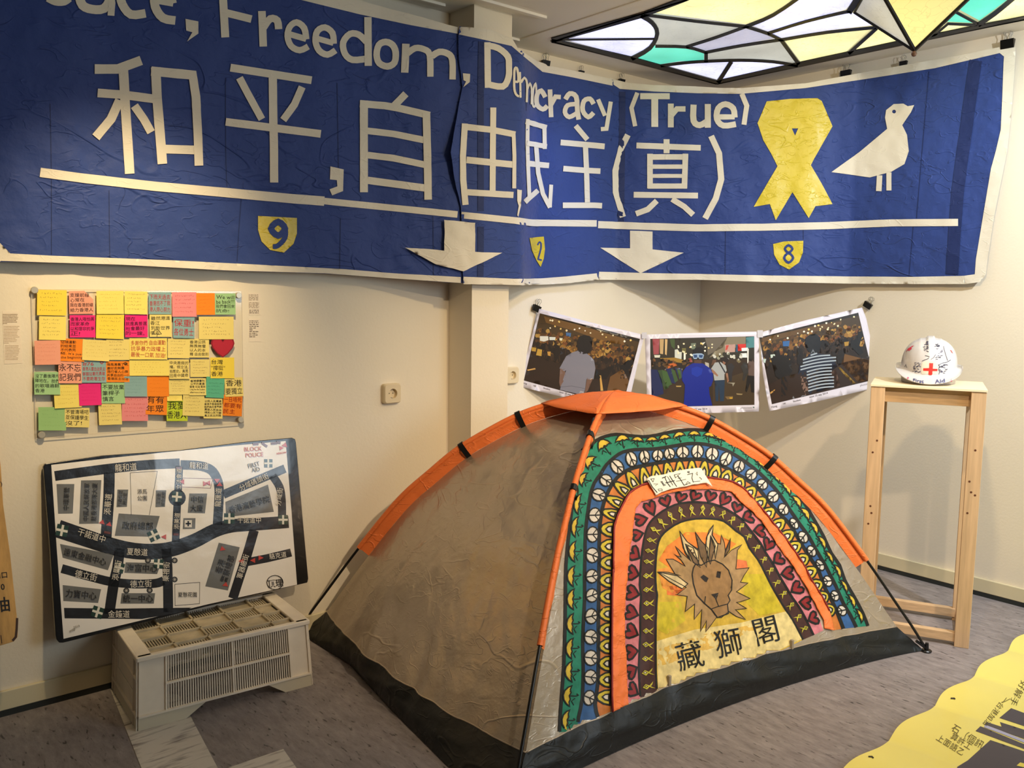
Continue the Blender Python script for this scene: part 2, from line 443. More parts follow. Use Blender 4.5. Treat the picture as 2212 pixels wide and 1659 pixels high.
def slab(px):
    pts = [onz(*p) for p in px]; t = MB().prism([(p[0], p[1], 0.0) for p in pts], (0, 0, .0016)); return t.build('tile', mm, flo)
e0 = onz(250, 1520); e1 = onz(305, 1659); e2 = onz(410, 1545); e3 = onz(470, 1659)
d0 = (e1-e0); d1 = (e3-e2)
t = MB().prism([(e0-d0*.25)[:2].tolist()+[0], (e0+d0*2.2)[:2].tolist()+[0], (e2+d1*2.4)[:2].tolist()+[0], (e2-d1*.45)[:2].tolist()+[0]], (0, 0, .0016)); t.build('tile', mm, flo)
a0 = onz(493, 1659); a1 = onz(612, 1619); a2 = onz(640, 1659)
u_ = (a2-a1); a2f = a1+u_*3.2; a0f = a0+u_*2.2
MB().prism([a0.tolist(), a1.tolist(), a2f.tolist(), a0f.tolist()], (0, 0, .0016)).build('tile', mm, flo)
# baseboards with the dark strip at the floor
def baseb(name, a, b, th=.012):
    o = struct(MB().box(a, b).build(name, M_BASE, bevel=.003)); return o
struct(MB().box((-2.2, YL-.014, .022), (CX0, YL, .088)).build('baseboard_left', M_BASE, bevel=.003))
struct(MB().box((-2.2, YL-.012, 0), (CX0, YL, .022)).build('trim_6', M_GAP))
struct(MB().box((CX1, YB-.014, .022), (XR-.014, YB, .088)).build('baseboard_back', M_BASE, bevel=.003))
struct(MB().box((CX0, CY-.014, .022), (CX1, CY, .088)).build('baseboard_column', M_BASE, bevel=.003))
struct(MB().box((XR-.014, -2.4, .022), (XR, YB-.014, .088)).build('baseboard_right', M_BASE, bevel=.003))
struct(MB().box((XR-.012, -2.4, 0), (XR, YB-.014, .022)).build('trim_7', M_GAP))

# ------------------------------------------------------------------ skylight of leaded glass
def glass_mat(name, col, em, streak=.35):
    m = bpy.data.materials.new(name); m.use_nodes = True; N = m.node_tree.nodes; L = m.node_tree.links; b = N['Principled BSDF']
    c = lin(col)+(1,); b.inputs['Base Color'].default_value = c; b.inputs['Roughness'].default_value = .2
    tc = N.new('ShaderNodeTexCoord'); nz = N.new('ShaderNodeTexNoise'); nz.inputs['Scale'].default_value = 3.2; nz.inputs['Detail'].default_value = 1.5
    L.new(tc.outputs['Object'], nz.inputs['Vector'])
    nd = N.new('ShaderNodeTexNoise'); nd.inputs['Scale'].default_value = 9
    L.new(tc.outputs['Object'], nd.inputs['Vector'])
    vo = N.new('ShaderNodeTexVoronoi'); vo.feature = 'DISTANCE_TO_EDGE'; vo.inputs['Scale'].default_value = 16
    ad = N.new('ShaderNodeVectorMath'); ad.operation = 'MULTIPLY_ADD'; ad.inputs[1].default_value = (.3, .3, .3)
    L.new(nd.outputs['Color'], ad.inputs[0]); L.new(tc.outputs['Object'], ad.inputs[2]); L.new(ad.outputs[0], vo.inputs['Vector'])
    mr = N.new('ShaderNodeMapRange'); mr.inputs[1].default_value = 0; mr.inputs[2].default_value = .035; mr.inputs[3].default_value = 1-streak; mr.inputs[4].default_value = 1
    L.new(vo.outputs['Distance'], mr.inputs[0])
    m2 = N.new('ShaderNodeMapRange'); m2.inputs[1].default_value = .3; m2.inputs[2].default_value = .7; m2.inputs[3].default_value = .7; m2.inputs[4].default_value = 1.15
    L.new(nz.outputs[0], m2.inputs[0])
    mu = N.new('ShaderNodeMath'); mu.operation = 'MULTIPLY'; L.new(mr.outputs[0], mu.inputs[0]); L.new(m2.outputs[0], mu.inputs[1])
    m3 = N.new('ShaderNodeMath'); m3.operation = 'MULTIPLY'; m3.inputs[1].default_value = em; L.new(mu.outputs[0], m3.inputs[0])
    b.inputs['Emission Color'].default_value = c; L.new(m3.outputs[0], b.inputs['Emission Strength'])
    return m
G = GLASS_POWER
GL = {'lav': glass_mat('lavender_streaky_glass', (214, 216, 255), .50*G), 'yel': glass_mat('pale_yellow_glass', (250, 244, 178), .42*G),
      'teal': glass_mat('turquoise_glass', (96, 214, 186), .42*G, .1), 'grey': glass_mat('grey_ribbed_glass', (196, 198, 190), .30*G, .15),
      'lgrey': glass_mat('lavender_grey_glass', (190, 190, 212), .34*G, .2)}
k3 = crop(1180, 0, .46655)
SKY = PlaneSurf((0, 0, CZ-.004), (0, 0, -1))
M_LEAD = mat('black_lead_came', (12, 12, 13), .4, metal=.4, bump=.0004, bscale=60)
sky = thing('skylight', 'leaded stained glass ceiling window with hanging glass pyramid above the corner', 'skylight', (3.576, 1.788, CZ))
panes = [('lav', [(80, 178), (430, 80), (470, 95), (498, 140), (502, 178)]), ('lav', [(80, 186), (502, 182), (490, 215), (385, 268)]),
 ('grey', [(465, 75), (920, 125), (640, 215), (505, 212), (520, 165), (510, 120)]), ('yel', [(480, 62), (700, -25), (1190, -25), (1050, 70), (925, 118)]),
 ('teal', [(400, 272), (490, 220), (640, 222), (730, 245), (730, 285), (620, 288), (520, 303)]), ('lgrey', [(655, 218), (930, 130), (1020, 158), (1060, 180), (742, 240)]),
 ('grey', [(750, 250), (1080, 188), (1155, 292), (1050, 282), (900, 276), (750, 280)]), ('lav', [(548, 305), (640, 294), (740, 288), (850, 287), (790, 372)]),
 ('lav', [(862, 287), (1000, 290), (1130, 302), (802, 374)]), ('lav', [(945, 120), (1060, 68), (1190, -20), (1450, -20), (1385, 50), (1025, 150)]),
 ('lav', [(1035, 158), (1200, 105), (1390, 62), (1440, 75), (1510, 122), (1300, 146), (1085, 180)]), ('yel', [(1100, 188), (1300, 158), (1510, 132), (1390, 243), (1178, 292)]),
 ('yel', [(1425, 240), (1530, 138), (1700, 184)]), ('yel', [(1780, 165), (1860, 112), (1985, 118)]), ('teal', [(1840, 105), (1900, 62), (1985, 112)]),
 ('teal', [(1915, 52), (1975, -15), (2160, -15), (2060, 60), (2005, 100)]), ('yel', [(2030, 108), (2100, 50), (2190, -15), (2260, -15), (2260, 76)]),
 ('yel', [(1530, 128), (1600, 100), (1860, 100), (1780, 160), (1700, 180)])]
for g, p in panes:
    pts = [SKY.hit(*q)[0] for q in k3(p)]
    t = MB(); t.prism([(q[0], q[1], CZ+.001) for q in pts], (0, 0, .004)); t.build('pane', GL[g], sky)
# the rest of the window beyond the frame, mirrored about its middle
for g, a, b in (('yel', (2.95, 1.35), (3.24, 2.36)), ('lav', (3.26, .9), (3.90, 1.49)), ('teal', (3.92, .9), (4.2, 1.55)), ('grey', (2.95, .9), (3.24, 1.33)), ('yel', (2.95, .34), (3.55, .88)), ('lav', (3.57, .34), (4.2, .88))):
    t = MB().box((a[0], a[1], CZ+.008), (b[0], b[1], CZ+.011)); t.build('pane', GL[g], sky)
    t = MB(); c_ = .010
    for p, q in (((a[0]-c_, a[1]-c_), (b[0]+c_, a[1]+c_*.3)), ((a[0]-c_, b[1]-c_*.3), (b[0]+c_, b[1]+c_)), ((a[0]-c_, a[1]), (a[0]+c_*.3, b[1])), ((b[0]-c_*.3, a[1]), (b[0]+c_, b[1]))): t.box((p[0], p[1], CZ+.0062), (q[0], q[1], CZ+.0078))
    t.build('lead_came', M_LEAD, sky)
cm = Decal(SKY, off=.0)
def came(pts, w_=11, sm=3): cm.stroke(smooth_path(k3(pts), sm) if sm else k3(pts), w_*.66, (12, 12, 13), 0)
came([(25, 187), (445, 70), (630, 0), (700, -28)], 15, 0); came([(25, 187), (400, 273), (790, 382)], 13, 0)
came([(790, 382), (1170, 297), (1660, 192), (2260, 75)], 13, 0)
came([(60, 184), (500, 180)], 5, 0); came([(438, 72), (490, 105), (514, 155), (480, 222), (395, 272)], 13)
came([(450, 68), (690, 98), (925, 123)], 8); came([(925, 123), (1050, 70), (1190, -25)], 10); came([(925, 123), (1025, 155), (1088, 185)], 9)
came([(1088, 185), (1170, 297)], 12, 0); came([(925, 123), (790, 172), (648, 217)], 8); came([(505, 214), (648, 218), (738, 243)], 8)
came([(738, 243), (900, 212), (1088, 184)], 8); came([(740, 240), (740, 288)], 12, 0); came([(530, 305), (640, 291), (740, 284), (900, 279), (1050, 286), (1165, 305)], 8)
came([(857, 285), (795, 382)], 13, 0); came([(1025, 155), (1200, 100), (1385, 56), (1405, 58)], 8); came([(1088, 185), (1300, 150), (1530, 127)], 8)
came([(1530, 130), (1400, 247)], 11, 0); came([(1400, 58), (1450, -20)], 20, 0)
came([(1890, 52), (2000, 112)], 8, 0); came([(2000, 115), (2080, 60), (2170, -15)], 14); came([(1700, 185), (1800, 160), (1860, 110), (1990, 116)], 7, 0)
cmo = cm.build('lead_came', M_LEAD, sky, smooth=False, solid=.004)
# frame round the opening
fr = MB()
for a, b in (((SX0-.004, SY0), (SX0+.012, SY1)), ((SX1-.012, SY0), (SX1+.004, SY1)), ((SX0, SY1-.010), (SX1, SY1+.004)), ((SX0, SY0-.004), (SX1, SY0+.012))):
    fr.box((a[0], a[1], CZ-.006), (b[0], b[1], CZ+.004))
fr.build('frame', mat('dark_brown_frame', (58, 44, 36), .5), sky)
# hanging pyramid
ap = np.array([3.575, 1.781, 2.433]); bz = CZ-.006
bc = [np.array([3.582, 2.054, bz]), np.array([3.262, 1.80, bz]), np.array([3.57, 1.50, bz]), np.array([3.885, 1.77, bz])]
pgl = [glass_mat('clear_seedy_glass', (206, 206, 198), .22*G, .3), glass_mat('honey_glass', (214, 206, 140), .22*G, .4)]
for i in range(4):
    a, b = bc[i], bc[(i+1) % 4]; nrm = np.cross(b-a, ap-a); nrm /= np.linalg.norm(nrm)
    t = MB(); t.prism([tuple(a), tuple(b), tuple(ap)], tuple(nrm*.003)); t.build('pyramid_pane', pgl[(i+0) % 2], sky)
for i in range(4):
    MB().tube([tuple(bc[i]), tuple(bc[(i+1) % 4])], .006, 6).build('pyramid_base_rib', M_LEAD, sky)
    MB().tube([tuple(bc[i]), tuple(ap)], .0085, 6).build('pyramid_rib', M_LEAD, sky)
MB().lathe([(.001, -.012), (.008, -.009), (.0115, 0), (.008, .009), (.001, .012)], 14, tuple(ap+np.array([0, 0, -.014]))).build('finial', mat('aged_brass', (110, 84, 70), .4, metal=.8), sky)

# ================================================================== THE BANNER
plan = [(-.3, 3.224), (1.3, 3.219), (1.9, 3.175), (2.22, 3.085), (2.33, 3.050), (2.545, 3.047), (2.60, 3.088), (2.78, 3.262), (2.93, 3.388), (3.02, 3.425), (3.10, 3.437), (3.60, 3.435),
        (3.80, 3.19), (4.0, 2.945), (4.2, 2.70), (4.34, 2.53), (4.376, 2.46), (4.382, 2.38), (4.384, 1.4)]
pp = [np.array(p) for p in plan]; arc = [0]
for a, b in zip(pp, pp[1:]): arc.append(arc[-1]+np.linalg.norm(b-a))
def plan_at(s):
    return np.array([np.interp(s, arc, [p[0] for p in pp]), np.interp(s, arc, [p[1] for p in pp])])
S_ = np.arange(0, arc[-1], .012); Z_ = np.linspace(1.35, 2.70, 72)
free = lambda s: np.interp(s, [arc[2], arc[3], arc[5], arc[6], arc[8], arc[10], arc[11], arc[13], arc[16]], [.5, .8, .4, .9, 1, .5, .6, 1.6, .6])
sheet = []; PL = [plan_at(s) for s in S_]
for i, s in enumerate(S_):
    p = PL[i]; q = PL[min(i+2, len(S_)-1)]-PL[max(i-2, 0)]; n = np.array([q[1], -q[0]]); n /= np.linalg.norm(n)
    col = []
    for z in Z_:
        f = free(s)
        a = .010*noise.noise(Vector((s*3.1, z*1.0, 0)))+.006*noise.noise(Vector((s*8, z*2.2, 3)))+.0028*noise.noise(Vector((s*15+z*9, z*16-s*4, 5)))
        a += .0016*noise.noise(Vector((s*34-z*12, z*28, 9)))
        rg = abs(noise.noise(Vector((s*4.5+z*3.5, z*4.5-s*1.5, 12)))); a += .0022*max(0, 1-rg*7)
        d = .012+a*(.35+.65*f)*1.35
        if s < arc[3]: d = max(d, .004)
        col.append((p[0]+n[0]*d, p[1]+n[1]*d, z))
    sheet.append(col)
sv = [v for c in sheet for v in c]; nz_ = len(Z_); sf = [(i*nz_+j, i*nz_+j+1, (i+1)*nz_+j+1, (i+1)*nz_+j) for i in range(len(S_)-1) for j in range(nz_-1)]
BS = MeshSurf(sv, sf)
k1 = crop(0, 0, .3737); k2 = crop(700, 0, .3736); k8 = crop(560, 0, .2712); kb = crop(900, 0, .226); ks = crop(1160, 0, .2441)

banner = thing('protest_banner', 'long blue cloth banner with white lettering hung from left wall round to right wall', 'banner', (2.6, 3.3, 2.1))
TL = [proj((x, 3.215, 2.600)) for x in (.475, .9, 1.3, 1.55)]
BLc = proj((.475, 3.215, 1.555))
left_top = TL+k8((1050, 85), (1300, 150), (1500, 208))
left_poly = left_top+[(1006, 66), (1008, 200), (990, 335), (1008, 450), (1008, 612)]+k2((700, 1632), (400, 1610), (0, 1582))+k1((1300, 1565), (700, 1532), (300, 1520), (100, 1514))+[(BLc[0], 566)]
mid_poly = k8((1590, 215), (1770, 250), (2010, 320))+kb((960, 470), (1060, 540), (1150, 600), (1250, 640), (1500, 690), (1870, 770))+[(1318, 310), (1314, 359), (1300, 400), (1290, 440), (1289, 520)]+k2((1580, 1612), (1400, 1632), (1250, 1640), (1100, 1642), (950, 1640), (802, 1637))+[(997, 540), (994, 448), (978, 385), (968, 332), (976, 290), (990, 224), (998, 190), (990, 130), (989, 80)]
rt_poly = [(1314, 172)]+ks((800, 757), (1000, 770), (1300, 788), (1600, 805), (1900, 800), (2212, 770))+k3((1200, 390), (1380, 357), (1660, 307), (1920, 262), (2130, 218), (2168, 222), (2166, 300), (2150, 520), (2130, 700), (2100, 850), (2070, 1000), (2040, 1200), (2030, 1270), (2005, 1300), (1940, 1310), (1700, 1310), (1400, 1308), (1000, 1300), (700, 1290), (450, 1292), (240, 1290))+[(1283, 602), (1283, 440), (1300, 380), (1308, 300)]
def panel(poly, off, name, surf=BS, extra=None):
    d = Decal(surf, off=off, step=9); d.poly(poly, (60, 90, 180), 0)
    if extra:
        for i, p in enumerate(d.v): d.v[i] = extra(p)
    o = mesh_obj(name, d.v, d.f, M_BLUE, banner, smooth=True); return o, MeshSurf(d.v, d.f)
_, SL = panel(left_poly, 0, 'cloth_panel')
def lift(p):
    q = proj(p); k = max(0, 1-abs(q[1]-330)/130)*max(0, 1-(q[0]-966)/40); p = p+np.array([-.35, -.9, 0])*.035*k; return p
_, SM = panel(mid_poly, .010, 'cloth_panel', extra=lift)
_, SR = panel(rt_poly, .0, 'cloth_panel')
class Multi:
    """the nearest of the three cloth panels along a ray"""
    def __init__(s, *a): s.a = a
    def hit(s, u, v):
        best = (None, None); bd = 1e9
        for q in s.a:
            p, n = q.hit(u, v)
            if p is not None:
                d = np.linalg.norm(p-O)
                if d < bd: bd = d; best = (p, n)
        if best[0] is None:
            p, n = BS.hit(u, v)
            if p is not None: best = (p+n*(.010 if 990 < u < 1318 else 0), n)
        return best
BM = Multi(SM, SL, SR)
def band_strip(pts, w_, nm='doubled_strip', off=.0024):
    d = Decal(BM, off=off, step=8); d.stroke(smooth_path(pts, 2), w_, (0, 0, 0), 0); return mesh_obj(nm, d.v, d.f, M_BLUE2, banner, smooth=True)
band_strip(k3((1990, 280), (1965, 450), (1940, 640), (1905, 900), (1880, 1270)), 27)
band_strip(k2((910, 240), (905, 500), (905, 900), (905, 1220)), 13); band_strip(k2((905, 1310), (905, 1450), (903, 1600)), 13)
band_strip(k3((352, 425), (350, 700), (345, 1030)), 14)
for pts in (k1((290, 600), (297, 1000), (297, 1470)), k1((630, 1100), (632, 1300), (635, 1490)), k1((1303, 450), (1305, 900), (1312, 1080)), k1((1395, 1140), (1380, 1340), (1370, 1510)), k2((75, 480), (85, 1100)), k2((95, 1260), (90, 1570)), k2((630, 1250), (632, 1600)), k2((1170, 460), (1168, 640)),
            k3((1772, 330), (1745, 650), (1715, 1010)), k3((1700, 1045), (1680, 1280)), k3((830, 1050), (828, 1275)), k3((1190, 1060), (1190, 1110)), k3((475, 1160), (470, 1262))): band_strip(pts, 1.6, 'seam', .0012)
W_ = (232, 224, 206)
def hem(poly, label=None):
    d = Decal(BM, off=.0018, step=8); d.poly(poly, W_, 0); o = mesh_obj('hem', d.v, d.f, M_HEM, banner, smooth=True); return o
hem(k1((0, 1478), (60, 1465), (300, 1478), (1000, 1505), (1980, 1555))+k2((400, 1580), (790, 1602), (790, 1636), (400, 1610), (0, 1580))+k1((1300, 1563), (700, 1530), (300, 1518), (0, 1508)))
hem(k1((-60, 1350), (0, 1405), (62, 1467), (0, 1512), (-60, 1512)))
hem(k2((806, 1600), (1100, 1612), (1250, 1610), (1400, 1598), (1576, 1580), (1582, 1617), (1400, 1638), (1250, 1646), (1100, 1648), (802, 1643)))
hem(k3((244, 1258), (500, 1265), (700, 1268), (1000, 1275), (1400, 1280), (1700, 1282), (1935, 1277), (1938, 1315), (1700, 1315), (1400, 1313), (1000, 1305), (700, 1295), (450, 1297), (240, 1295)))
hem(k3((2080, 250), (2100, 246), (2120, 262), (2118, 290), (2112, 450), (2105, 600), (2082, 700), (2060, 780), (2035, 930), (2010, 1080), (1990, 1200), (1985, 1270), (1935, 1277), (1940, 1315), (2008, 1306), (2036, 1272), (2045, 1200), (2075, 1000), (2105, 850), (2135, 700), (2155, 520), (2171, 300), (2174, 218), (2130, 213), (2080, 226)))
hem(k3((690, 400), (800, 407), (900, 408), (1200, 386), (1380, 352), (1660, 301), (1920, 256), (2132, 211), (2100, 246), (1800, 316), (1500, 363), (1200, 408), (900, 435), (700, 432), (500, 424), (340, 412), (300, 385), (290, 362), (380, 384), (500, 394)))
hem(kb((395, 255), (700, 290), (918, 380), (966, 462), (1065, 530), (1155, 590), (1250, 632), (1500, 682), (1870, 762), (1870, 820), (1500, 742), (1200, 687), (1120, 622), (1000, 522), (905, 440), (600, 372), (403, 330)))
hem([(u, v-4) for u, v in TL]+k8((1050, 74), (1300, 138), (1500, 197), (1582, 218), (1582, 270), (1200, 200), (800, 115), (330, 0))+[(600, -28), (450, -68), (TL[0][0], TL[0][1]+40)])

def strokes(name, k, lst, poly=(), m=M_HEM, off=.0034, surf=None):
    d = Decal(surf or BM, off=off, step=7, dl=.0004)
    for i, (w_, pts, *o) in enumerate(lst):
        if name == 'letter' and (len(pts) > 3 or (o and o[0])): pts = [tuple(q) for q in smooth_path(pts, 3, bool(o and o[0]))]
        d.stroke(k(pts), w_*k.s, W_, i % 4, closed=bool(o and o[0]))
    for p in poly: d.poly(k(p), W_, 0)
    if not d.f: return None
    return mesh_obj(name, d.v, d.f, m, banner, smooth=True)
ch = lambda *a, **b: strokes('character', *a, **b)
lt = lambda *a, **b: strokes('letter', *a, **b)
ch(k1, [(55, [(545, 400), (680, 400), (815, 350)]), (55, [(712, 405), (722, 600), (735, 800), (748, 1005)]), (50, [(562, 538), (700, 548), (885, 572)]), (52, [(690, 580), (640, 690), (552, 795)]), (48, [(775, 612), (830, 690), (872, 765)]),
        (55, [(898, 390), (905, 550), (925, 800), (937, 948)]), (54, [(872, 412), (1130, 437)]), (50, [(1108, 415), (1130, 560), (1142, 800), (1147, 958)]), (50, [(940, 862), (1140, 868)])])
ch(k1, [(45, [(1330, 392), (1800, 465)]), (42, [(1382, 450), (1440, 560), (1512, 690)]), (42, [(1745, 503), (1700, 605), (1635, 695)]), (45, [(1302, 705), (1560, 738), (1852, 775)]), (48, [(1575, 450), (1578, 700), (1582, 850), (1583, 1055)])])
strokes('comma', k2, [], [[(35, 962), (112, 980), (110, 1040), (108, 1105), (45, 1130), (30, 1095), (75, 1078), (72, 1042), (32, 1038)]])
ch(k2, [(42, [(472, 543), (395, 622)]), (42, [(205, 600), (350, 612), (420, 624), (610, 668)]), (46, [(228, 582), (228, 1112)]), (44, [(590, 650), (596, 900), (600, 1155)]), (38, [(250, 757), (400, 775), (575, 810)]), (38, [(250, 897), (400, 915), (590, 955)]), (42, [(250, 1043), (580, 1087)])])
ch(k2, [(34, [(976, 622), (974, 800), (972, 1108)]), (36, [(795, 732), (960, 750), (1103, 778)]), (36, [(812, 715), (800, 900), (802, 1040), (816, 1185)]), (22, [(1092, 770), (1097, 900), (1096, 1090)]), (38, [(822, 925), (1098, 953)]), (36, [(826, 1112), (1092, 1128)])])
ch(k2, [(22, [(1174, 688), (1172, 820), (1176, 960), (1184, 1148)]), (30, [(1162, 702), (1284, 738)]), (24, [(1270, 725), (1272, 862)]), (28, [(1168, 826), (1284, 848)]), (32, [(1165, 945), (1298, 957)]), (26, [(1222, 835), (1234, 1000), (1262, 1120), (1304, 1200)]), (22, [(1310, 1068), (1302, 1200)]), (28, [(1157, 1168), (1232, 1100)])])
strokes('comma', k2, [], [[(1114, 1095), (1140, 1100), (1135, 1190), (1120, 1252), (1114, 1245), (1122, 1190), (1114, 1160)]])
ch(k2, [(30, [(1452, 727), (1520, 808)]), (33, [(1365, 824), (1490, 835), (1620, 847)]), (30, [(1508, 840), (1515, 1000), (1520, 1170)]), (32, [(1380, 975), (1500, 985), (1595, 990)]), (32, [(1378, 1187), (1560, 1187), (1605, 1190)])])
ch(k3, [(27, [(418, 674), (715, 685)]), (28, [(557, 645), (557, 710)]), (26, [(480, 712), (480, 872)]), (26, [(645, 712), (640, 872)]), (26, [(470, 727), (655, 727)]), (20, [(480, 772), (645, 772)]), (18, [(480, 815), (645, 815)]), (24, [(470, 862), (652, 862)]), (27, [(405, 902), (702, 906)]), (26, [(512, 930), (470, 970), (415, 990)]), (26, [(582, 922), (640, 957), (680, 995)])])
strokes('bracket', k3, [(28, [(378, 625), (345, 690), (318, 790), (320, 890), (355, 1005)])])
strokes('bracket', k3, [(28, [(763, 630), (800, 710), (810, 830), (785, 920), (735, 1012)])])
# the English line
lt(k1, [(42, [(275, -10), (320, 12), (370, 12), (400, -8)])])
lt(k1, [(52, [(455, -25), (475, 32), (530, 55), (600, 50), (640, -10)]), (40, [(640, -30), (645, 20), (640, 92)])])
lt(k1, [(50, [(690, -40), (705, 25), (755, 85), (840, 78)])])
lt(k1, [(50, [(890, -40), (895, 40), (940, 105), (1012, 120)]), (40, [(885, 0), (1000, 20)]), (36, [(990, -40), (1002, 20)])])
strokes('comma', k1, [], [[(1070, 110), (1145, 125), (1145, 195), (1080, 240), (1110, 188), (1075, 178)]])
lt(k1, [(46, [(1286, -30), (1300, 217)]), (44, [(1290, 72), (1452, 112)])])
lt(k1, [(44, [(1512, 65), (1520, 270)]), (42, [(1522, 160), (1560, 110), (1600, 120), (1608, 170)])])
lt(k8, [(48, [(232, 272), (372, 312)]), (50, [(372, 315), (355, 225), (295, 180), (240, 215), (222, 290), (250, 368), (320, 402), (388, 372)])])
lt(k8, [(45, [(455, 307), (588, 345)]), (50, [(590, 350), (580, 265), (520, 220), (460, 250), (445, 330), (475, 405), (540, 437), (605, 402)])])
lt(k8, [(52, [(850, 335), (790, 278), (720, 272), (665, 340), (680, 430), (740, 478), (850, 470)]), (58, [(863, 138), (865, 526)])])
lt(k8, [(52, [(1005, 335), (950, 360), (932, 440), (955, 505), (1020, 530), (1075, 500), (1085, 420), (1060, 360)], True)])
lt(k8, [(60, [(1167, 350), (1157, 580)]), (50, [(1175, 430), (1240, 385), (1310, 395), (1355, 440), (1360, 612)]), (52, [(1372, 450), (1430, 415), (1500, 430), (1535, 480), (1537, 635)])])
strokes('comma', k8, [], [[(1620, 585), (1678, 590), (1675, 655), (1625, 695), (1645, 650), (1625, 640)]])
lt(k8, [(50, [(1813, 338), (1818, 700)]), (50, [(1813, 363), (1900, 385), (1975, 450), (1985, 530), (1980, 620), (1935, 690), (1815, 672)])])
lt(kb, [(22, [(932, 780), (968, 775), (958, 665), (935, 655), (928, 730), (930, 850), (948, 905), (975, 922)])])
lt(kb, [(18, [(982, 690), (988, 935)]), (20, [(990, 790), (1022, 745), (1048, 800), (1045, 978)]), (18, [(1052, 850), (1075, 800), (1092, 860), (1090, 1000)])])
lt(kb, [(18, [(1130, 800), (1108, 860), (1103, 990), (1116, 1022), (1134, 985), (1138, 870)], True)])
lt(k2, [(27, [(1276, 562), (1252, 525), (1228, 548), (1228, 605), (1262, 632), (1288, 612)])])
lt(k2, [(27, [(1303, 518), (1310, 678)]), (26, [(1310, 605), (1335, 560), (1366, 562)])])
lt(k2, [(28, [(1393, 575), (1418, 542), (1455, 560), (1462, 640), (1470, 692)]), (26, [(1455, 602), (1405, 610), (1390, 650), (1415, 677), (1458, 655)])])
lt(k2, [(27, [(1556, 602), (1535, 572), (1500, 585), (1493, 640), (1525, 677), (1556, 652)])])
lt(k2, [(24, [(1582, 575), (1622, 670)]), (24, [(1655, 588), (1630, 745), (1598, 747)])])
strokes('bracket', k3, [(20, [(422, 430), (395, 500), (412, 585)])])
lt(k3, [(28, [(435, 446), (572, 446)]), (32, [(502, 448), (502, 588)])])
lt(k3, [(27, [(577, 480), (577, 590)]), (25, [(580, 535), (605, 505), (645, 505)])])
lt(k3, [(28, [(682, 485), (682, 560), (710, 580), (745, 562)]), (28, [(748, 482), (748, 592)])])
lt(k3, [(24, [(795, 542), (872, 542)]), (27, [(872, 545), (865, 502), (830, 483), (796, 502), (790, 552), (820, 582), (878, 575)])])
strokes('bracket', k3, [(23, [(905, 435), (928, 490), (915, 578)])])
# the bar, in three lengths
strokes('bar', k1, [(54, [(232, 997), (500, 1033), (900, 1078), (1300, 1113), (1700, 1150), (1873, 1163)])])
strokes('bar', k2, [(38, [(0, 1163), (400, 1203), (770, 1240)])]); strokes('bar', k2, [(38, [(792, 1243), (1100, 1275), (1200, 1288), (1574, 1292)])])
strokes('bar', k3, [(33, [(238, 1040), (450, 1048), (700, 1055), (1000, 1052), (1300, 1045), (1600, 1032), (1908, 1030)])])
strokes('arrow', k2, [], [[(690, 1272), (868, 1288), (868, 1458), (1018, 1462), (900, 1520), (800, 1570), (640, 1528), (462, 1432), (690, 1450)]], surf=BS, off=.0165)
strokes('arrow', k3, [], [[(388, 1068), (492, 1072), (492, 1155), (637, 1170), (437, 1265), (248, 1147), (388, 1150)]])
# dove
d = Decal(BM, off=.0032, step=7)
d.poly(k3([(1320, 797), (1450, 705), (1580, 597), (1570, 545), (1575, 510), (1610, 482), (1655, 480), (1675, 492), (1705, 487), (1690, 520), (1650, 580), (1672, 625), (1680, 700), (1660, 760), (1600, 795), (1500, 822), (1400, 808)]), W_, 0,
       holes=[k3([(1612+9*math.cos(a*math.pi/4), 517+9*math.sin(a*math.pi/4)) for a in range(8)])])
d.stroke(k3([(1545, 812), (1541, 885)]), 12, W_, 0); d.stroke(k3([(1588, 798), (1588, 882)]), 11, W_, 0)
mesh_obj('bird', d.v, d.f, M_HEM, banner, smooth=True)
d = Decal(BM, off=.0032, step=7)
d.poly(k3([(1020, 470), (1130, 458), (1255, 455), (1275, 468), (1325, 585), (1240, 735), (1225, 765), (1280, 860), (1325, 945), (1245, 955), (1215, 1010), (1140, 890), (1062, 1020), (1035, 945), (960, 958), (1070, 770), (1040, 710), (1005, 650), (978, 570)]), W_, 0, holes=[k3([(1137, 595), (1166, 595), (1152, 628)])])
mesh_obj('ribbon', d.v, d.f, M_YELC, banner, smooth=True)
def shield(k, poly, digit):
    d = Decal(BM, off=.0030, step=6); d.poly(k(poly), W_, 0); o = mesh_obj('shield', d.v, d.f, M_YELC, banner, smooth=True)
    e = Decal(BM, off=.0046, step=6)
    for w_, pts, cl in digit: e.stroke(k(smooth_path(pts, 3, cl)), w_*k.s, W_, 0, closed=cl)
    mesh_obj('numeral', e.v, e.f, M_BLUE, o, smooth=True)
shield(k1, [(1490, 1248), (1715, 1260), (1715, 1350), (1695, 1410), (1640, 1460), (1560, 1445), (1510, 1395), (1490, 1330)], [(36, [(1607, 1283), (1565, 1322), (1607, 1362), (1645, 1322)], True), (28, [(1648, 1320), (1645, 1375), (1605, 1420), (1575, 1425)], False)])
shield(k2, [(1185, 1375), (1268, 1368), (1275, 1440), (1268, 1495), (1250, 1543), (1225, 1505), (1200, 1450)], [(9, [(1230, 1417), (1240, 1400), (1250, 1408), (1249, 1440), (1233, 1498)], False), (9, [(1230, 1498), (1255, 1505)], False)])
shield(k3, [(1050, 1130), (1100, 1118), (1190, 1115), (1188, 1170), (1170, 1215), (1125, 1248), (1080, 1225), (1055, 1180)], [(11, [(1122, 1136), (1105, 1152), (1122, 1170), (1140, 1152)], True), (11, [(1122, 1172), (1101, 1194), (1122, 1216), (1143, 1194)], True)])

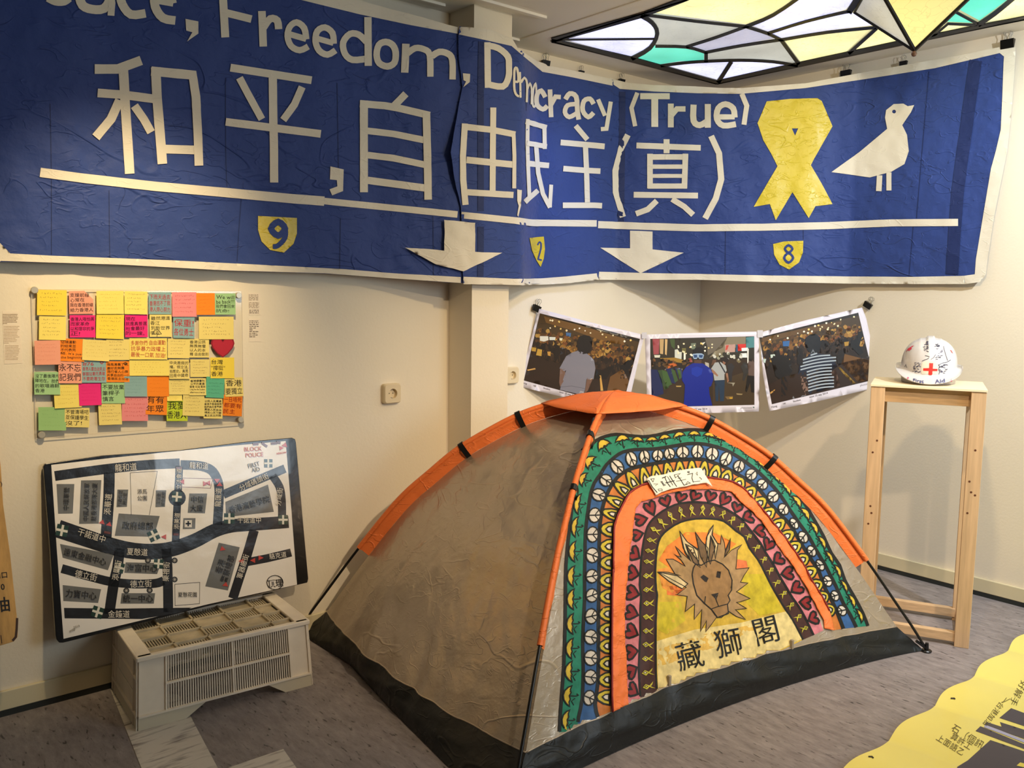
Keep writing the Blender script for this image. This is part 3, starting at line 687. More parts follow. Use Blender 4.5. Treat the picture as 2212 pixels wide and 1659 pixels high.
# binder clips
def clip(u, v, surf, s, label, rot=0, group='binder clips along the banner'):
    p, n = surf.hit(u, v); p = np.array(p); n = np.array([n[0], n[1], 0]); n /= np.linalg.norm(n); t = np.array([-n[1], n[0], 0])
    if t@_R < 0: t = -t
    T = Matrix.Translation(Vector(p+n*.006)) @ Matrix(((t[0], n[0], 0, 0), (t[1], n[1], 0, 0), (0, 0, 1, 0), (0, 0, 0, 1))) @ Matrix.Rotation(math.radians(rot), 4, 'Y') @ Matrix.Scale(s*1.2, 4)
    o = thing('binder_clip', label, 'clip', tuple(p+n*.006), group)
    b = MB(T); w_ = .016
    b.add([(-w_, -.006, .010), (w_, -.006, .010), (w_, .008, .010), (-w_, .008, .010), (-w_, 0, -.012), (w_, 0, -.012), (w_, .003, -.012), (-w_, .003, -.012)], [(0, 1, 2, 3), (4, 7, 6, 5), (0, 4, 5, 1), (1, 5, 6, 2), (2, 6, 7, 3), (3, 7, 4, 0)])
    b.build('body', M_BLACKM, o, bevel=.0008*s)
    for sg in (-.004, .006):
        m_ = MB(T); m_.tube([(-.006, sg, .010), (-.005, sg, .018), (-.009, sg, .026), (-.005, sg, .033), (.005, sg, .033), (.009, sg, .026), (.005, sg, .018), (.006, sg, .010)], .0009, 5); m_.build('wire_handle', M_WIRE, o)
    return o
BW = PlaneSurf((3, YB-.016, 2), (0, -1, 0)); RW = PlaneSurf((XR-.018, 2, 2), (-1, 0, 0))
for u, v, sf_, s, lb in ((1177, 138, BW, 1.25, 'black binder clip holding banner hem, next to the column'), (1254, 158, BW, .9, 'small black binder clip above the letters cracy of the banner'), (1341, 177, BW, 1.1, 'black binder clip at banner corner just above the word True'),
                        (1829, 160, RW, 1.45, 'large black binder clip on banner hem right of yellow ribbon'), (1953, 138, RW, 1.0, 'small black binder clip on banner hem above the white bird'), (2178, 95, RW, 1.5, 'black binder clip at the top right end of the banner')):
    clip(u, v, sf_, s, lb)

# ================================================================== THE TENT
C0 = np.array([1.487, 1.764]); C1 = np.array([1.577, 3.288]); C2 = np.array([3.517, 1.545])
ea, eb = C2-C0, C1-C0
def T3(a, b, z): q = C0+ea*a+eb*b; return np.array([q[0], q[1], z])
PT = [0, .05, .1, .2, .33, .43, .52, .62, .72, .82, .91, 1.0]; PZ = [0, .100, .190, .370, .584, .706, .806, .888, .956, 1.001, 1.028, 1.038]
def pz(t): return float(np.interp(t, PT_, PZ_))
_sp = smooth_path(list(zip(PT, PZ)), 8); PT_ = [p[0] for p in _sp]; PZ_ = [p[1] for p in _sp]
corner = {'near': lambda t: (t/2, t/2), 'left': lambda t: (t/2, 1-t/2), 'right': lambda t: (1-t/2, t/2), 'back': lambda t: (1-t/2, 1-t/2)}
def pole(c, t): return T3(*corner[c](t), pz(t))
def edge(c, t, d=.052):
    """where the fabric meets the sleeve: below and inside the pole, in the pole's own plane"""
    e = .01; p0, p1 = pole(c, max(0, t-e)), pole(c, min(1, t+e)); tg = p1-p0; tg /= np.linalg.norm(tg)
    cen = T3(.5, .5, 0); h = cen-pole(c, t); h[2] = 0
    if np.linalg.norm(h) < .02: h = cen-pole(c, .9); h[2] = 0
    h /= np.linalg.norm(h); n = h*tg[2]-np.array([0, 0, 1])*(tg@h); n /= np.linalg.norm(n)
    return pole(c, t)+n*d
tent = thing('dome_tent', 'small grey dome tent with orange pole sleeves and painted arched door', 'tent', tuple(T3(.5, .5, 0)))
T0 = .068
def side(ca, cb, sag, bot, seed, NT=70, NW=90, wr=1.0, key_=''):
    rows = []; inn = T3(.5, .5, 0)
    for i in range(NT+1):
        t = T0+(1-T0)*(i/NT); A = edge(ca, t); B = edge(cb, t)
        if t > .97: A = A*1; B = B*1
        ch_ = B-A; ch_[2] = 0; L_ = np.linalg.norm(ch_)+1e-6; n = inn-(A+B)/2; n[2] = 0; n -= ch_*(n@ch_)/(L_*L_); n /= (np.linalg.norm(n)+1e-6)
        row = []
        for j in range(NW+1):
            w_ = j/NW; p = A+(B-A)*w_; k = 4*w_*(1-w_); e_ = min(1, k*2.2)*min(1, (1-t)*8)
            s_ = sag*k*min(1, L_/1.2)*(1-.35*math.sin(t*math.pi))+{'front': .022, 'left': -.080}.get(key_, 0)*k*max(0, 1-(t-T0)/.35)**1.5
            q = Vector((w_*L_*1.0, t*1.3, seed))
            f = .0035*noise.noise(Vector((w_*L_*2.5, t*24, seed+33)))+.010*noise.noise(q*3)+.006*noise.noise(Vector((w_*L_*6+t*5, t*9-w_*4, seed+4)))+.0036*noise.noise(Vector((w_*L_*14-t*16, t*22, seed+8)))
            rg = abs(noise.noise(Vector((w_*L_*5.2+t*2.2, t*6.5-w_*L_*3, seed+12)))); f += .0022*max(0, 1-rg*8)
            rg = abs(noise.noise(Vector((w_*L_*3-t*8, t*3+w_*L_*5, seed+22)))); f += .0022*max(0, 1-rg*10)
            f += .006*math.sin(w_*L_*34+noise.noise(q*4)*3)*max(0, 1-(t-T0)/.16)*k
            dz = 0
            if i == 0 or t < .14: dz = bot*math.sin(w_*math.pi)*(1-(t-T0)/(.14-T0)) if t < .14 else 0
            p = p+n*(s_+f*e_*wr); p[2] += dz
            row.append(p)
        rows.append(row)
    return rows
def grid_faces(R, C): return [(i*C+j, i*C+j+1, (i+1)*C+j+1, (i+1)*C+j) for i in range(R-1) for j in range(C-1)]
sides = {}
for key, ca, cb, sag, bot, sd in (('front', 'near', 'right', .050, .022, 1), ('left', 'near', 'left', .006, .0, 31), ('back', 'left', 'back', .04, 0, 61), ('far', 'right', 'back', .04, 0, 91)):
    NT, NW = (84, 110) if key in ('front', 'left') else (24, 30)
    r = side(ca, cb, sag, bot, sd, NT, NW, wr=1.0 if key != 'front' else .8, key_=key); sides[key] = r
    vs = [p for row in r for p in row]; fs = grid_faces(NT+1, NW+1)
    o = mesh_obj('fabric_wall', vs, fs, M_SILV, tent, smooth=True)
    if key == 'front':   # the painter's reach goes a hand's breadth past the seam on both sides
        r2 = [[a[0]+(a[0]-a[2])*k*.9 for k in (3, 2, 1)]+list(a)+[a[-1]+(a[-1]-a[-3])*k*.9 for k in (1, 2, 3, 4)] for a in r]; vs = [p for a in r2 for p in a]; fs = grid_faces(NT+1, NW+8)
    sides[key+'_s'] = MeshSurf(vs, fs)
# black tub: walls up to the fabric's lower edge, floor curved in between the corners
for key, ca, cb in (('front', 'near', 'right'), ('left', 'near', 'left'), ('back', 'left', 'back'), ('far', 'right', 'back')):
    top = sides[key][0]; N = len(top); A = pole(ca, .012); B = pole(cb, .012); inn = T3(.5, .5, 0); rows = []
    ch_ = B-A; n = inn-(A+B)/2; n[2] = 0; n -= ch_*(n@ch_)/(ch_@ch_); n /= np.linalg.norm(n)
    bulge = {'front': .095, 'left': -.015}.get(key, .05)
    for k in range(9):
        f = k/8; row = []
        for j in range(N):
            w_ = j/(N-1); lo = A+(B-A)*w_+n*(bulge*(math.sin(w_*math.pi)**.7) if key != 'left' else float(np.interp(w_, [0, .19, .485, .736, 1], [-.03, -.040, -.006, .035, 0]))); lo[2] = .004
            p = lo+(top[j]-lo)*f
            q = noise.noise(Vector((w_*9+f*3, f*3, 7)))*.012+noise.noise(Vector((w_*22, f*8-w_*6, 17)))*.006
            p = p+n*(q*math.sin(f*math.pi)-.012*math.sin(f*math.pi)*math.sin(w_*math.pi)); p[2] = max(.003, p[2]); row.append(p)
        rows.append(row)
    mesh_obj('tub_wall', [p for r in rows for p in r], grid_faces(9, N), M_TUB, tent, smooth=True)
fl = [pole('near', .02), pole('right', .02), pole('back', .02), pole('left', .02)]
for p in fl: p[2] = .004
# piping where silver meets black
for key in ('front', 'left'):
    MB().tube([tuple(p) for p in sides[key][0]], .0028, 5).build('seam_piping', M_SILV, tent, smooth=True)
# poles and sleeves
M_POLE = mat('black_fibreglass', (12, 12, 13), .3)
for c in ('near', 'left', 'right', 'back'):
    MB().tube([tuple(pole(c, t)) for t in np.linspace(.004, .22, 14)], .0055, 8).build('pole', M_POLE, tent, smooth=True)
    ts = np.linspace(.205, .99, 50); rows = []
    for t in ts:
        P = pole(c, t); E = edge(c, t); d = (E-P)/np.linalg.norm(E-P); sd = np.cross(d, pole(c, min(1, t+.01))-pole(c, t-.01)); sd /= np.linalg.norm(sd); row = []
        wr = .0035*noise.noise(Vector((t*26, 3, len(c))))
        for kx in range(13):   # a closed loop round pole, then a flat web to the fabric
            if kx <= 8:
                a = math.pi*1.25-kx/8*math.pi*2.5; row.append(P-d*math.cos(a-0)*-.0*1+(-d*math.cos(a)*-1*-.010)+sd*math.sin(a)*.010 if False else P+(-d)*math.cos(a)*.0105+sd*math.sin(a)*.0105)
            else:
                f = (kx-8)/4; row.append(P+d*(.0105*.7+(.052-.0075)*f)+sd*(-.002+wr*f*2))
        rows.append(row)
    mesh_obj('pole_sleeve', [p for r in rows for p in r], grid_faces(len(rows), 13), M_ORAN, tent, smooth=True)
    for t in {'near': (.50, .68), 'right': (.505, .70), 'left': (.53, .705)}.get(c, (.5, .7)):   # black webbing straps over the sleeve
        P, E = pole(c, t), edge(c, t); tg = pole(c, t+.01)-pole(c, t-.01); tg /= np.linalg.norm(tg); d = (E-P)/np.linalg.norm(E-P); sd = np.cross(d, tg)
        b = MB(); T = Matrix(((tg[0], sd[0], d[0], P[0]), (tg[1], sd[1], d[1], P[1]), (tg[2], sd[2], d[2], P[2]), (0, 0, 0, 1))); b.T = T
        b.grid([[(x, y, z) for x in (-.011, .011)] for y, z in ((-.004, .058), (-.0125, .03), (-.0135, 0), (-.009, -.0125), (0, -.015), (.009, -.0125), (.0135, 0), (.0125, .03), (.004, .058))])
        b.build('webbing_strap', M_BLACKP, tent, smooth=True)
    P = pole(c, .004)     # grommet foot
    g = MB(); g.tube([tuple(P+np.array([0, 0, .030])), tuple(P+np.array([0, 0, .004]))], [.007, .009], 8); g.lathe([(.001, .0), (.019, .0), (.021, .005), (.017, .009), (.001, .009)], 14, (P[0], P[1], .001)); 
    E = edge(c, T0); inn = (E-P); g.tube([tuple(P+inn*.02+np.array([0, 0, .006])), tuple(P+inn*.35+np.array([0, 0, .004])), tuple(P+inn*.75+np.array([0, 0, -.02]))][:2], .006, 6)
    g.build('pole_foot', M_BLACKP, tent)
# clip and cord on the near pole
P = pole('near', .705); MB().lathe([(.001, -.014), (.010, -.010), (.013, 0), (.010, .010), (.001, .014)], 10, tuple(P+np.array([-.014, -.004, -.010]))).build('pole_clip', M_BLACKP, tent, smooth=True)
MB().tube([tuple(pole('near', t)+np.array([-.013, .004, -.004-.02*math.sin((t-.63)*28)])) for t in np.linspace(.63, .76, 9)], .0045, 6).build('toggle_cord', M_BLACKP, tent)
# orange cap
cc = {c: pole(c, .775)+np.array([0, 0, .012]) for c in ('near', 'right', 'back', 'left')}; top = T3(.5, .5, 1.062); cap = MB(); rows = []
order = ['near', 'right', 'back', 'left']
for i in range(4):
    A, B = cc[order[i]], cc[order[(i+1) % 4]]; rr = []
    for k in range(11):
        f = k/10; row = []
        for j in range(13):
            g_ = j/12; e_ = A+(B-A)*g_; ra = pole(order[i], .775+.225*f)+np.array([0, 0, .013]); rb = pole(order[(i+1) % 4], .775+.225*f)+np.array([0, 0, .013])
            p = ra+(rb-ra)*g_; p[2] += -.006*4*g_*(1-g_)*(1-f)+.004*noise.noise(Vector((g_*4+i, f*5, 2))); row.append(p)
        rr.append(row)
    cap.grid(rr)
cap.build('top_cap', M_ORAN, tent, smooth=True, solid=.0015)

# ------------------------------------------------------------------ painting on the front
FS = sides['front_s']; paint = Decal(FS, off=.0012, dl=.00045, step=8)
B0 = [(1207, 1611), (1210, 1538), (1217, 1446), (1220, 1359), (1221, 1290), (1222, 1221), (1229, 1149), (1236, 1091), (1243, 1049), (1253, 1014), (1268, 975), (1286, 953), (1308, 943), (1330, 939), (1353, 941), (1389, 944), (1416, 941), (1447, 934), (1486, 929), (1518, 930), (1546, 934), (1580, 946), (1614, 969), (1646, 997), (1683, 1027), (1710, 1054), (1736, 1086), (1760, 1126), (1779, 1160), (1795, 1195), (1813, 1221), (1824, 1253), (1845, 1290), (1863, 1324), (1874, 1352)]
B1 = [(1245, 1586), (1249, 1549), (1257, 1510), (1259, 1446), (1258, 1400), (1259, 1354), (1262, 1297), (1262, 1240), (1263, 1200), (1264, 1149), (1270, 1101), (1275, 1069), (1283, 1044), (1297, 1024), (1309, 1005), (1327, 988), (1345, 977), (1370, 972), (1400, 971), (1424, 969), (1455, 964), (1486, 959), (1510, 959), (1533, 962), (1566, 972), (1598, 990), (1627, 1011), (1657, 1038), (1683, 1067), (1704, 1099), (1726, 1131), (1747, 1160), (1760, 1184), (1779, 1216), (1794, 1245), (1805, 1266), (1821, 1303), (1837, 1330), (1849, 1355)]
B2 = [(1291, 1549), (1285, 1522), (1291, 1474), (1292, 1400), (1292, 1331), (1293, 1274), (1293, 1240), (1294, 1197), (1294, 1149), (1300, 1101), (1309, 1072), (1320, 1050), (1333, 1032), (1350, 1019), (1369, 1011), (1392, 1006), (1424, 1000), (1455, 995), (1486, 993), (1518, 993), (1541, 1000), (1566, 1010), (1593, 1025), (1619, 1041), (1641, 1059), (1659, 1083), (1683, 1110), (1704, 1131), (1720, 1157), (1733, 1179), (1749, 1205), (1768, 1234), (1779, 1266), (1794, 1293), (1808, 1324), (1821, 1358)]
B3 = [(1318, 1537), (1317, 1400), (1320, 1240), (1321, 1236), (1323, 1149), (1328, 1125), (1336, 1105), (1346, 1084), (1357, 1067), (1374, 1055), (1389, 1049), (1424, 1042), (1460, 1035), (1518, 1033), (1548, 1037), (1580, 1043), (1606, 1059), (1627, 1083), (1646, 1104), (1667, 1131), (1688, 1157), (1710, 1187), (1731, 1218), (1749, 1253), (1771, 1287), (1788, 1319), (1798, 1362)]
B4 = [(1353, 1522), (1348, 1430), (1345, 1350), (1346, 1293), (1353, 1221), (1362, 1149), (1370, 1101), (1382, 1085), (1408, 1078), (1440, 1068), (1480, 1060), (1533, 1058), (1577, 1064), (1593, 1083), (1614, 1099), (1641, 1126), (1665, 1160), (1688, 1195), (1710, 1224), (1731, 1258), (1747, 1285), (1763, 1317), (1778, 1362)]
B5 = [(1383, 1514), (1379, 1446), (1382, 1377), (1382, 1320), (1384, 1286), (1381, 1264), (1384, 1210), (1390, 1167), (1398, 1138), (1410, 1121), (1431, 1104), (1457, 1091), (1487, 1085), (1524, 1086), (1553, 1093), (1579, 1106), (1600, 1121), (1620, 1145), (1642, 1173), (1653, 1193), (1670, 1219), (1681, 1240), (1700, 1272), (1712, 1292), (1725, 1310), (1739, 1335), (1757, 1372)]
B6 = [(1419, 1498), (1416, 1446), (1416, 1343), (1419, 1286), (1417, 1275), (1415, 1232), (1419, 1184), (1427, 1160), (1444, 1143), (1470, 1128), (1503, 1121), (1535, 1121), (1563, 1126), (1589, 1147), (1607, 1160), (1618, 1184), (1637, 1210), (1652, 1238), (1665, 1264), (1681, 1292), (1697, 1318), (1712, 1340), (1734, 1382)]
BOT = [(1245, 1588), (1318, 1540), (1381, 1518), (1420, 1500), (1535, 1466), (1632, 1432), (1728, 1388), (1800, 1364), (1872, 1356)]
K = (22, 22, 20)
TEAL, BLU, ORG, PNK, BRN, YLW = (32, 124, 100), (46, 88, 142), (190, 114, 50), (200, 120, 130), (66, 38, 34), (204, 172, 58)
def band(o, i, col, lay=0): paint.poly(o+i[::-1], col, lay)
band(B0, B1, TEAL); band(B1, B2, BLU); band(B2, B3, ORG); band(B4, B5, PNK); band(B5, B6, BRN)
paint.poly(B3+B4[::-1], (190, 178, 160), 0)
paint.poly(B6+[(1632, 1432), (1535, 1466)], YLW, 0)
for col, pts in (((226, 132, 52), [(1440, 1180), (1480, 1150), (1540, 1150), (1590, 1175), (1560, 1200), (1500, 1215), (1450, 1230), (1422, 1210)]), ((222, 148, 60), [(1420, 1230), (1460, 1222), (1480, 1250), (1470, 1290), (1430, 1270)]), ((226, 120, 66), [(1592, 1208), (1612, 1212), (1616, 1232), (1590, 1234)]),
                 ((226, 120, 60), [(1440, 1262), (1478, 1270), (1470, 1288), (1440, 1285)]), ((196, 178, 40), [(1600, 1240), (1650, 1240), (1690, 1320), (1640, 1330), (1610, 1300)]), ((198, 182, 46), [(1422, 1300), (1470, 1300), (1480, 1340), (1440, 1370), (1420, 1360)]),
                 ((222, 204, 140), [(1418, 1385), (1500, 1360), (1600, 1345), (1700, 1320), (1732, 1380), (1632, 1430), (1535, 1464), (1421, 1496)]), ((214, 176, 84), [(1420, 1402), (1520, 1370), (1620, 1350), (1650, 1352), (1560, 1392), (1450, 1432), (1420, 1440)])):
    paint.poly(pts, col, 1)
for B, w_ in ((B0, 7), (B1, 7.5), (B2, 8), (B5, 4.5), (B6, 4)): paint.stroke(B, w_, K, 2, smooth=2)
def lerpline(A, B, n):
    def rs(P):
        P = [np.array(p, float) for p in P]; L_ = [0]
        for a, b in zip(P, P[1:]): L_.append(L_[-1]+np.linalg.norm(b-a))
        return [np.array([np.interp(f*L_[-1], L_, [p[0] for p in P]), np.interp(f*L_[-1], L_, [p[1] for p in P])]) for f in np.linspace(0, 1, n)]
    a, b = rs(A), rs(B); return [(p, q) for p, q in zip(a, b)]
def place(A, B, spots):
    """frames (centre, tangent, outward, width) along the middle of a band, at arc fractions"""
    L_ = lerpline(A, B, 400); mid = [(p+q)/2 for p, q in L_]; acc = [0]
    for a, b in zip(mid, mid[1:]): acc.append(acc[-1]+np.linalg.norm(b-a))
    out = []
    for s in spots:
        f = s; i = int(np.clip(np.interp(f*acc[-1], acc, range(400)), 3, 396)); t = mid[i+3]-mid[i-3]; t /= np.linalg.norm(t); o = L_[i][0]-L_[i][1]
        wd = np.linalg.norm(o); n = np.array([t[1], -t[0]]); 
        if n@o < 0: n = -n
        out.append((mid[i], t, n, abs(o@n)))
    return out, acc[-1]
def spots(total, segs, start=0):
    """segs: (until fraction, spacing px)"""
    s = start; out = []
    for i in range(200):
        f = s/total
        if f > segs[-1][0]: break
        out.append(f); sp_ = next(b for a, b in segs if f <= a); s += sp_
    return out
def blob(fr, pts, sx, sy, col, lay, outline=0, rot=0):
    c, t, n, _ = fr; ca, sa = math.cos(rot), math.sin(rot)
    q = [c+t*((x*ca-y*sa)*sx)+n*((x*sa+y*ca)*sy) for x, y in pts]
    if outline: paint.stroke(q, outline, K, lay, closed=True, step=6)
    paint._put([tuple(p) for p in q]+[tuple(np.mean(q, axis=0))], [(i, (i+1) % len(q), len(q)) for i in range(len(q))], col, lay-1 if outline else lay)
def line(fr, pts, sx, sy, w_, lay, col=K):
    c, t, n, _ = fr; paint.stroke([c+t*(x*sx)+n*(y*sy) for x, y in pts], w_, col, lay)
total = place(B0, B1, [0])[1]
sp = spots(total, [(.40, 52), (.47, 40), (.66, 31), (.985, 35)], 45)
for i, fr in enumerate(place(B0, B1, sp)[0]):
    f = sp[i]; sx = 22 if f < .38 else (15 if f < .5 else (13 if f < .62 else 16)); wd = fr[3]; sy = wd*.42; jt = random.uniform(-.1, .1)
    um = [(-1, -.05), (-.82, .35), (-.45, .72), (0, .85), (.45, .72), (.82, .35), (1, -.05), (.62, .08), (.33, -.05), (0, .12), (-.33, -.05), (-.62, .08)]
    fr = (fr[0]+fr[2]*wd*.10, fr[1], fr[2], wd)
    line(fr, [(0, .1), (.02, -.75), (.12, -.95), (.25, -.75)], sx, sy, 2.2, 4); line(fr, [(-.9, -.5), (-.5, -.2), (-.2, -.6)], sx, sy, 1.6, 4)
    blob(fr, um, sx, sy*.95, (200, 174, 56), 5, 3.0, jt)
total = place(B1, B2, [0])[1]
sp = spots(total, [(.36, 44), (.46, 36), (.56, 28), (.70, 32), (.985, 36)], 62)
for i, fr in enumerate(place(B1, B2, sp)[0]):
    f = sp[i]; sx = 18 if f < .36 else (14 if f < .5 else 14.5); sy = fr[3]*.44
    circ = [(math.cos(a), math.sin(a)) for a in np.linspace(0, 2*math.pi, 13)[:-1]]
    r0 = random.uniform(-.3, .3); blob(fr, circ, sx*.92*random.uniform(.86, 1.04), sy*random.uniform(.9, 1.04), (202, 196, 186), 5, 3.0)
    R_ = lambda x, y: (x*math.cos(r0)-y*math.sin(r0), x*math.sin(r0)+y*math.cos(r0))
    line(fr, [R_(0, .98), R_(0, -.98)], sx*.92, sy, 2.8, 6); line(fr, [R_(-.7, -.68), R_(0, .0)], sx*.92, sy, 2, 6); line(fr, [R_(.7, -.68), R_(0, .0)], sx*.92, sy, 2, 6)
total = place(B2, B3, [0])[1]
sp = spots(total, [(.36, 36), (.46, 30), (.62, 26), (.985, 31)], 40)
for i, fr in enumerate(place(B2, B3, sp)[0]):
    f = sp[i]; sx = 17 if f < .36 else (12.5 if f < .6 else 15); wd = fr[3]; sy = wd*.52
    dr = [(-.95, -.9), (-.85, -.1), (-.45, .7), (0, .92), (.45, .7), (.85, -.1), (.95, -.9)]
    blob(fr, dr, sx, sy, (194, 176, 48), 5, 3.6)
    fr2 = (fr[0]-fr[2]*wd*.14, fr[1], fr[2], wd); dr2 = [(-.5, -.6), (-.4, .1), (0, .6), (.4, .1), (.5, -.6)]
    blob(fr2, dr2, sx*.8, sy*.7, (206, 200, 186), 7, 3.0)
total = place(B4, B5, [0])[1]
heart = [(0, .35), (.25, .78), (.65, .88), (.95, .55), (.85, .05), (.45, -.45), (0, -.9), (-.45, -.45), (-.85, .05), (-.95, .55), (-.65, .88), (-.25, .78)]
sp = spots(total, [(.36, 42), (.50, 34), (.66, 32), (.985, 37)], 28)
for i, fr in enumerate(place(B4, B5, sp)[0]):
    f = sp[i]; sx = 17 if f < .36 else (13 if f < .66 else 15); sy = fr[3]*.42; blob(fr, heart, sx, sy, (134, 34, 38), 5, 4.4, random.uniform(-.6, .6))
total = place(B5, B6, [0])[1]
sp = spots(total, [(.34, 30), (.66, 23), (.985, 29)], 24)
rb = [(0, .9), (.5, .35), (.12, -.15), (.7, -.85), (.2, -.6), (-.1, -.3), (-.6, -.9), (-.35, -.3), (-.12, -.1), (-.5, .35)]
for i, fr in enumerate(place(B5, B6, sp)[0]):
    sy = fr[3]*.40; sx = 12 if sp[i] < .34 else 10; blob(fr, rb, sx, sy, (186, 178, 58), 5, 0, random.uniform(-.2, .2)); blob(fr, [(-.2, .4), (0, .62), (.2, .4), (0, .12)], sx, sy, (216, 208, 170), 6, 1.0)
# lion
kl = crop(1340, 1080, .217)
TAN, DT, LTN = (164, 134, 92), (112, 88, 60), (214, 194, 148)
mane = [(560, 940), (650, 870), (365, 715), (470, 720), (600, 755), (540, 740), (450, 590), (520, 590), (640, 660), (600, 600), (530, 540), (560, 560), (600, 570), (540, 460), (620, 540), (700, 610), (620, 480), (585, 310), (650, 410), (760, 500), (770, 470), (740, 320), (800, 410), (850, 460), (850, 380), (880, 300), (920, 250), (910, 350), (960, 430), (990, 440), (1000, 350), (1030, 430), (1040, 520), (1090, 380), (1080, 500), (1020, 580), (1100, 500), (1205, 445), (1160, 500), (1145, 690), (1275, 675), (1220, 760), (1190, 820), (1265, 828), (1150, 915), (1285, 980), (1180, 1015), (1150, 1020), (1250, 1080), (1140, 1092), (1240, 1190), (1150, 1160), (1075, 1110), (1000, 1170), (950, 1170), (900, 1240), (845, 1310), (850, 1200), (790, 1310), (805, 1090), (730, 1190), (735, 1035), (640, 1110), (660, 960), (540, 940)]
paint.poly(kl(mane), TAN, 3); paint.stroke(kl(mane), 1.3, K, 6, closed=True)
for col, p in ((LTN, [(365, 718), (560, 755), (665, 835), (610, 885), (480, 810)]), (LTN, [(585, 315), (660, 420), (765, 490), (775, 610), (730, 560), (640, 440), (690, 600), (640, 530)]), (DT, [(740, 325), (800, 410), (865, 480), (850, 670), (790, 560)]), (DT, [(640, 440), (720, 480), (790, 675), (720, 620)]),
               (LTN, [(920, 255), (905, 350), (965, 440), (940, 590), (930, 470), (890, 360), (870, 590), (840, 460), (860, 360)]), (DT, [(895, 360), (940, 460), (890, 640), (870, 590)]), (DT, [(1090, 385), (1080, 500), (1030, 560), (1040, 500)])):
    paint.poly(kl(p), col, 4); paint.stroke(kl(p), 1.6, K, 6, closed=True)
face = [(740, 640), (800, 650), (860, 615), (930, 600), (1010, 640), (1070, 700), (1105, 800), (1100, 900), (1065, 950), (1085, 1000), (1060, 1040), (1070, 1130), (960, 1170), (900, 1090), (830, 1030), (755, 950), (720, 830), (708, 740), (720, 680)]
paint.poly(kl(face), (150, 116, 74), 5); paint.stroke(kl(face), 2.2, K, 7, closed=True)
for p in ([(790, 770), (820, 745), (870, 780), (850, 820), (830, 810)], [(955, 710), (995, 715), (985, 780), (945, 770)], [(895, 940), (970, 925), (950, 990), (930, 975)]): paint.poly(kl(p), (38, 30, 26), 7)
for p in ([(940, 980), (970, 1058)], [(895, 1085), (960, 1062), (1065, 1035)], [(830, 1030), (840, 960)], [(905, 1098), (940, 1150)]): paint.stroke(kl(p), 1.8, K, 7)
for sx_, cx, cy, sz, rot in (('藏', 1488, 1415, 66, -14), ('獅', 1571, 1388, 66, -12), ('閣', 1653, 1362, 66, -14)): paint.text(sx_, cx, cy, sz, (18, 18, 18), rot, -.002, 8, asp=.92)
painting = paint.build('painted_front', M_PAINT, tent); painting['label'] = 'rainbow bands with umbrellas, peace signs, hearts, ribbons and a lion'
# rolled orange door edging standing off the cloth
fl_ = Decal(FS, off=.0, step=6)
fl_.poly(B3+[(1778, 1358), (1776, 1340)]+B4[::-1][1:], (236, 112, 36), 0)
vv = []
for p in fl_.v:
    u, v = proj(p); dn = noise.noise(Vector((u*.06, v*.05, 2)))*.006+noise.noise(Vector((u*.14, v*.03, 9)))*.004
    _, n = FS.hit(u, v); n = np.array(n) if n is not None else np.array([-.5, -.8, .2]); vv.append(p+n*(.010+dn))
mesh_obj('door_flap', vv, fl_.f, M_ORAN, tent, smooth=True, solid=.002)
pp_ = [FS.hit(*q) for q in smooth_path([(x-1, y) for x, y in B3[:-1]], 3)]
MB().tube([tuple(p+n*.013) for p, n in pp_ if p is not None], .0035, 5).build('red_piping', mat('dark_red_piping', (140, 40, 44), .6), tent, smooth=True)
# name card pinned over the door
kc = crop(1380, 1000, .08137)
cd = Decal(FS, off=.022, step=5); cd.poly(kc([(120, 500), (260, 430), (560, 400), (720, 340), (1100, 260), (1500, 200), (1560, 215), (1700, 440), (1860, 690), (1700, 590), (1300, 640), (900, 740), (500, 830), (350, 910)]), (232, 230, 216), 0)
cd.v = [p+np.array([0, 0, .001]) for p in cd.v]
CS = MeshSurf(cd.v, cd.f); card = mesh_obj('name_card', cd.v, cd.f, M_PRINT, tent, smooth=True, cols=cd.c, solid=.0015); card['label'] = 'white card with black handwriting pinned above the door'
cw = Decal(CS, off=.0014, dl=.0003)
cw.poly(kc([(130, 500), (235, 445), (480, 790), (350, 900)]), (190, 168, 140), 0)
for w_, p in ((30, [(160, 490), (240, 450)]), (22, [(160, 490), (250, 660), (360, 850)]), (22, [(250, 460), (350, 640), (480, 790)]), (14, [(200, 560), (280, 480)]), (14, [(240, 640), (320, 640), (260, 540)]), (14, [(310, 760), (360, 680), (300, 640)]), (12, [(300, 430), (400, 420), (370, 510), (310, 430)]), (10, [(380, 560), (500, 560), (430, 610)]), (10, [(500, 700), (600, 690), (620, 730), (530, 750), (500, 700)]), (14, [(570, 500), (620, 500), (640, 560), (700, 590), (650, 610), (620, 550), (580, 510)]),
              (24, [(610, 410), (720, 365)]), (18, [(680, 385), (740, 520), (830, 640)]), (10, [(620, 420), (820, 715)]), (12, [(750, 360), (900, 600)]), (16, [(810, 345), (1000, 635)]), (22, [(700, 535), (940, 475)]), (14, [(930, 320), (1095, 285), (970, 400), (930, 320)]), (18, [(1020, 335), (1110, 460), (1190, 595), (1280, 570)]), (10, [(1030, 415), (1130, 400)]), (12, [(985, 495), (1245, 440)]), (12, [(1240, 560), (1290, 500), (1360, 540), (1260, 560)]),
              (16, [(1280, 240), (1330, 230), (1330, 270), (1280, 250)]), (16, [(1280, 315), (1420, 280), (1400, 400), (1440, 520)]), (12, [(1440, 505), (1620, 485)]), (10, [(1510, 290), (1550, 330), (1540, 240), (1510, 290)]), (12, [(1600, 380), (1660, 430), (1640, 460)])):
    cw.stroke(kc(p), w_*.0814, (30, 30, 34), 2)
cw.build('handwriting', M_PRINT, card)
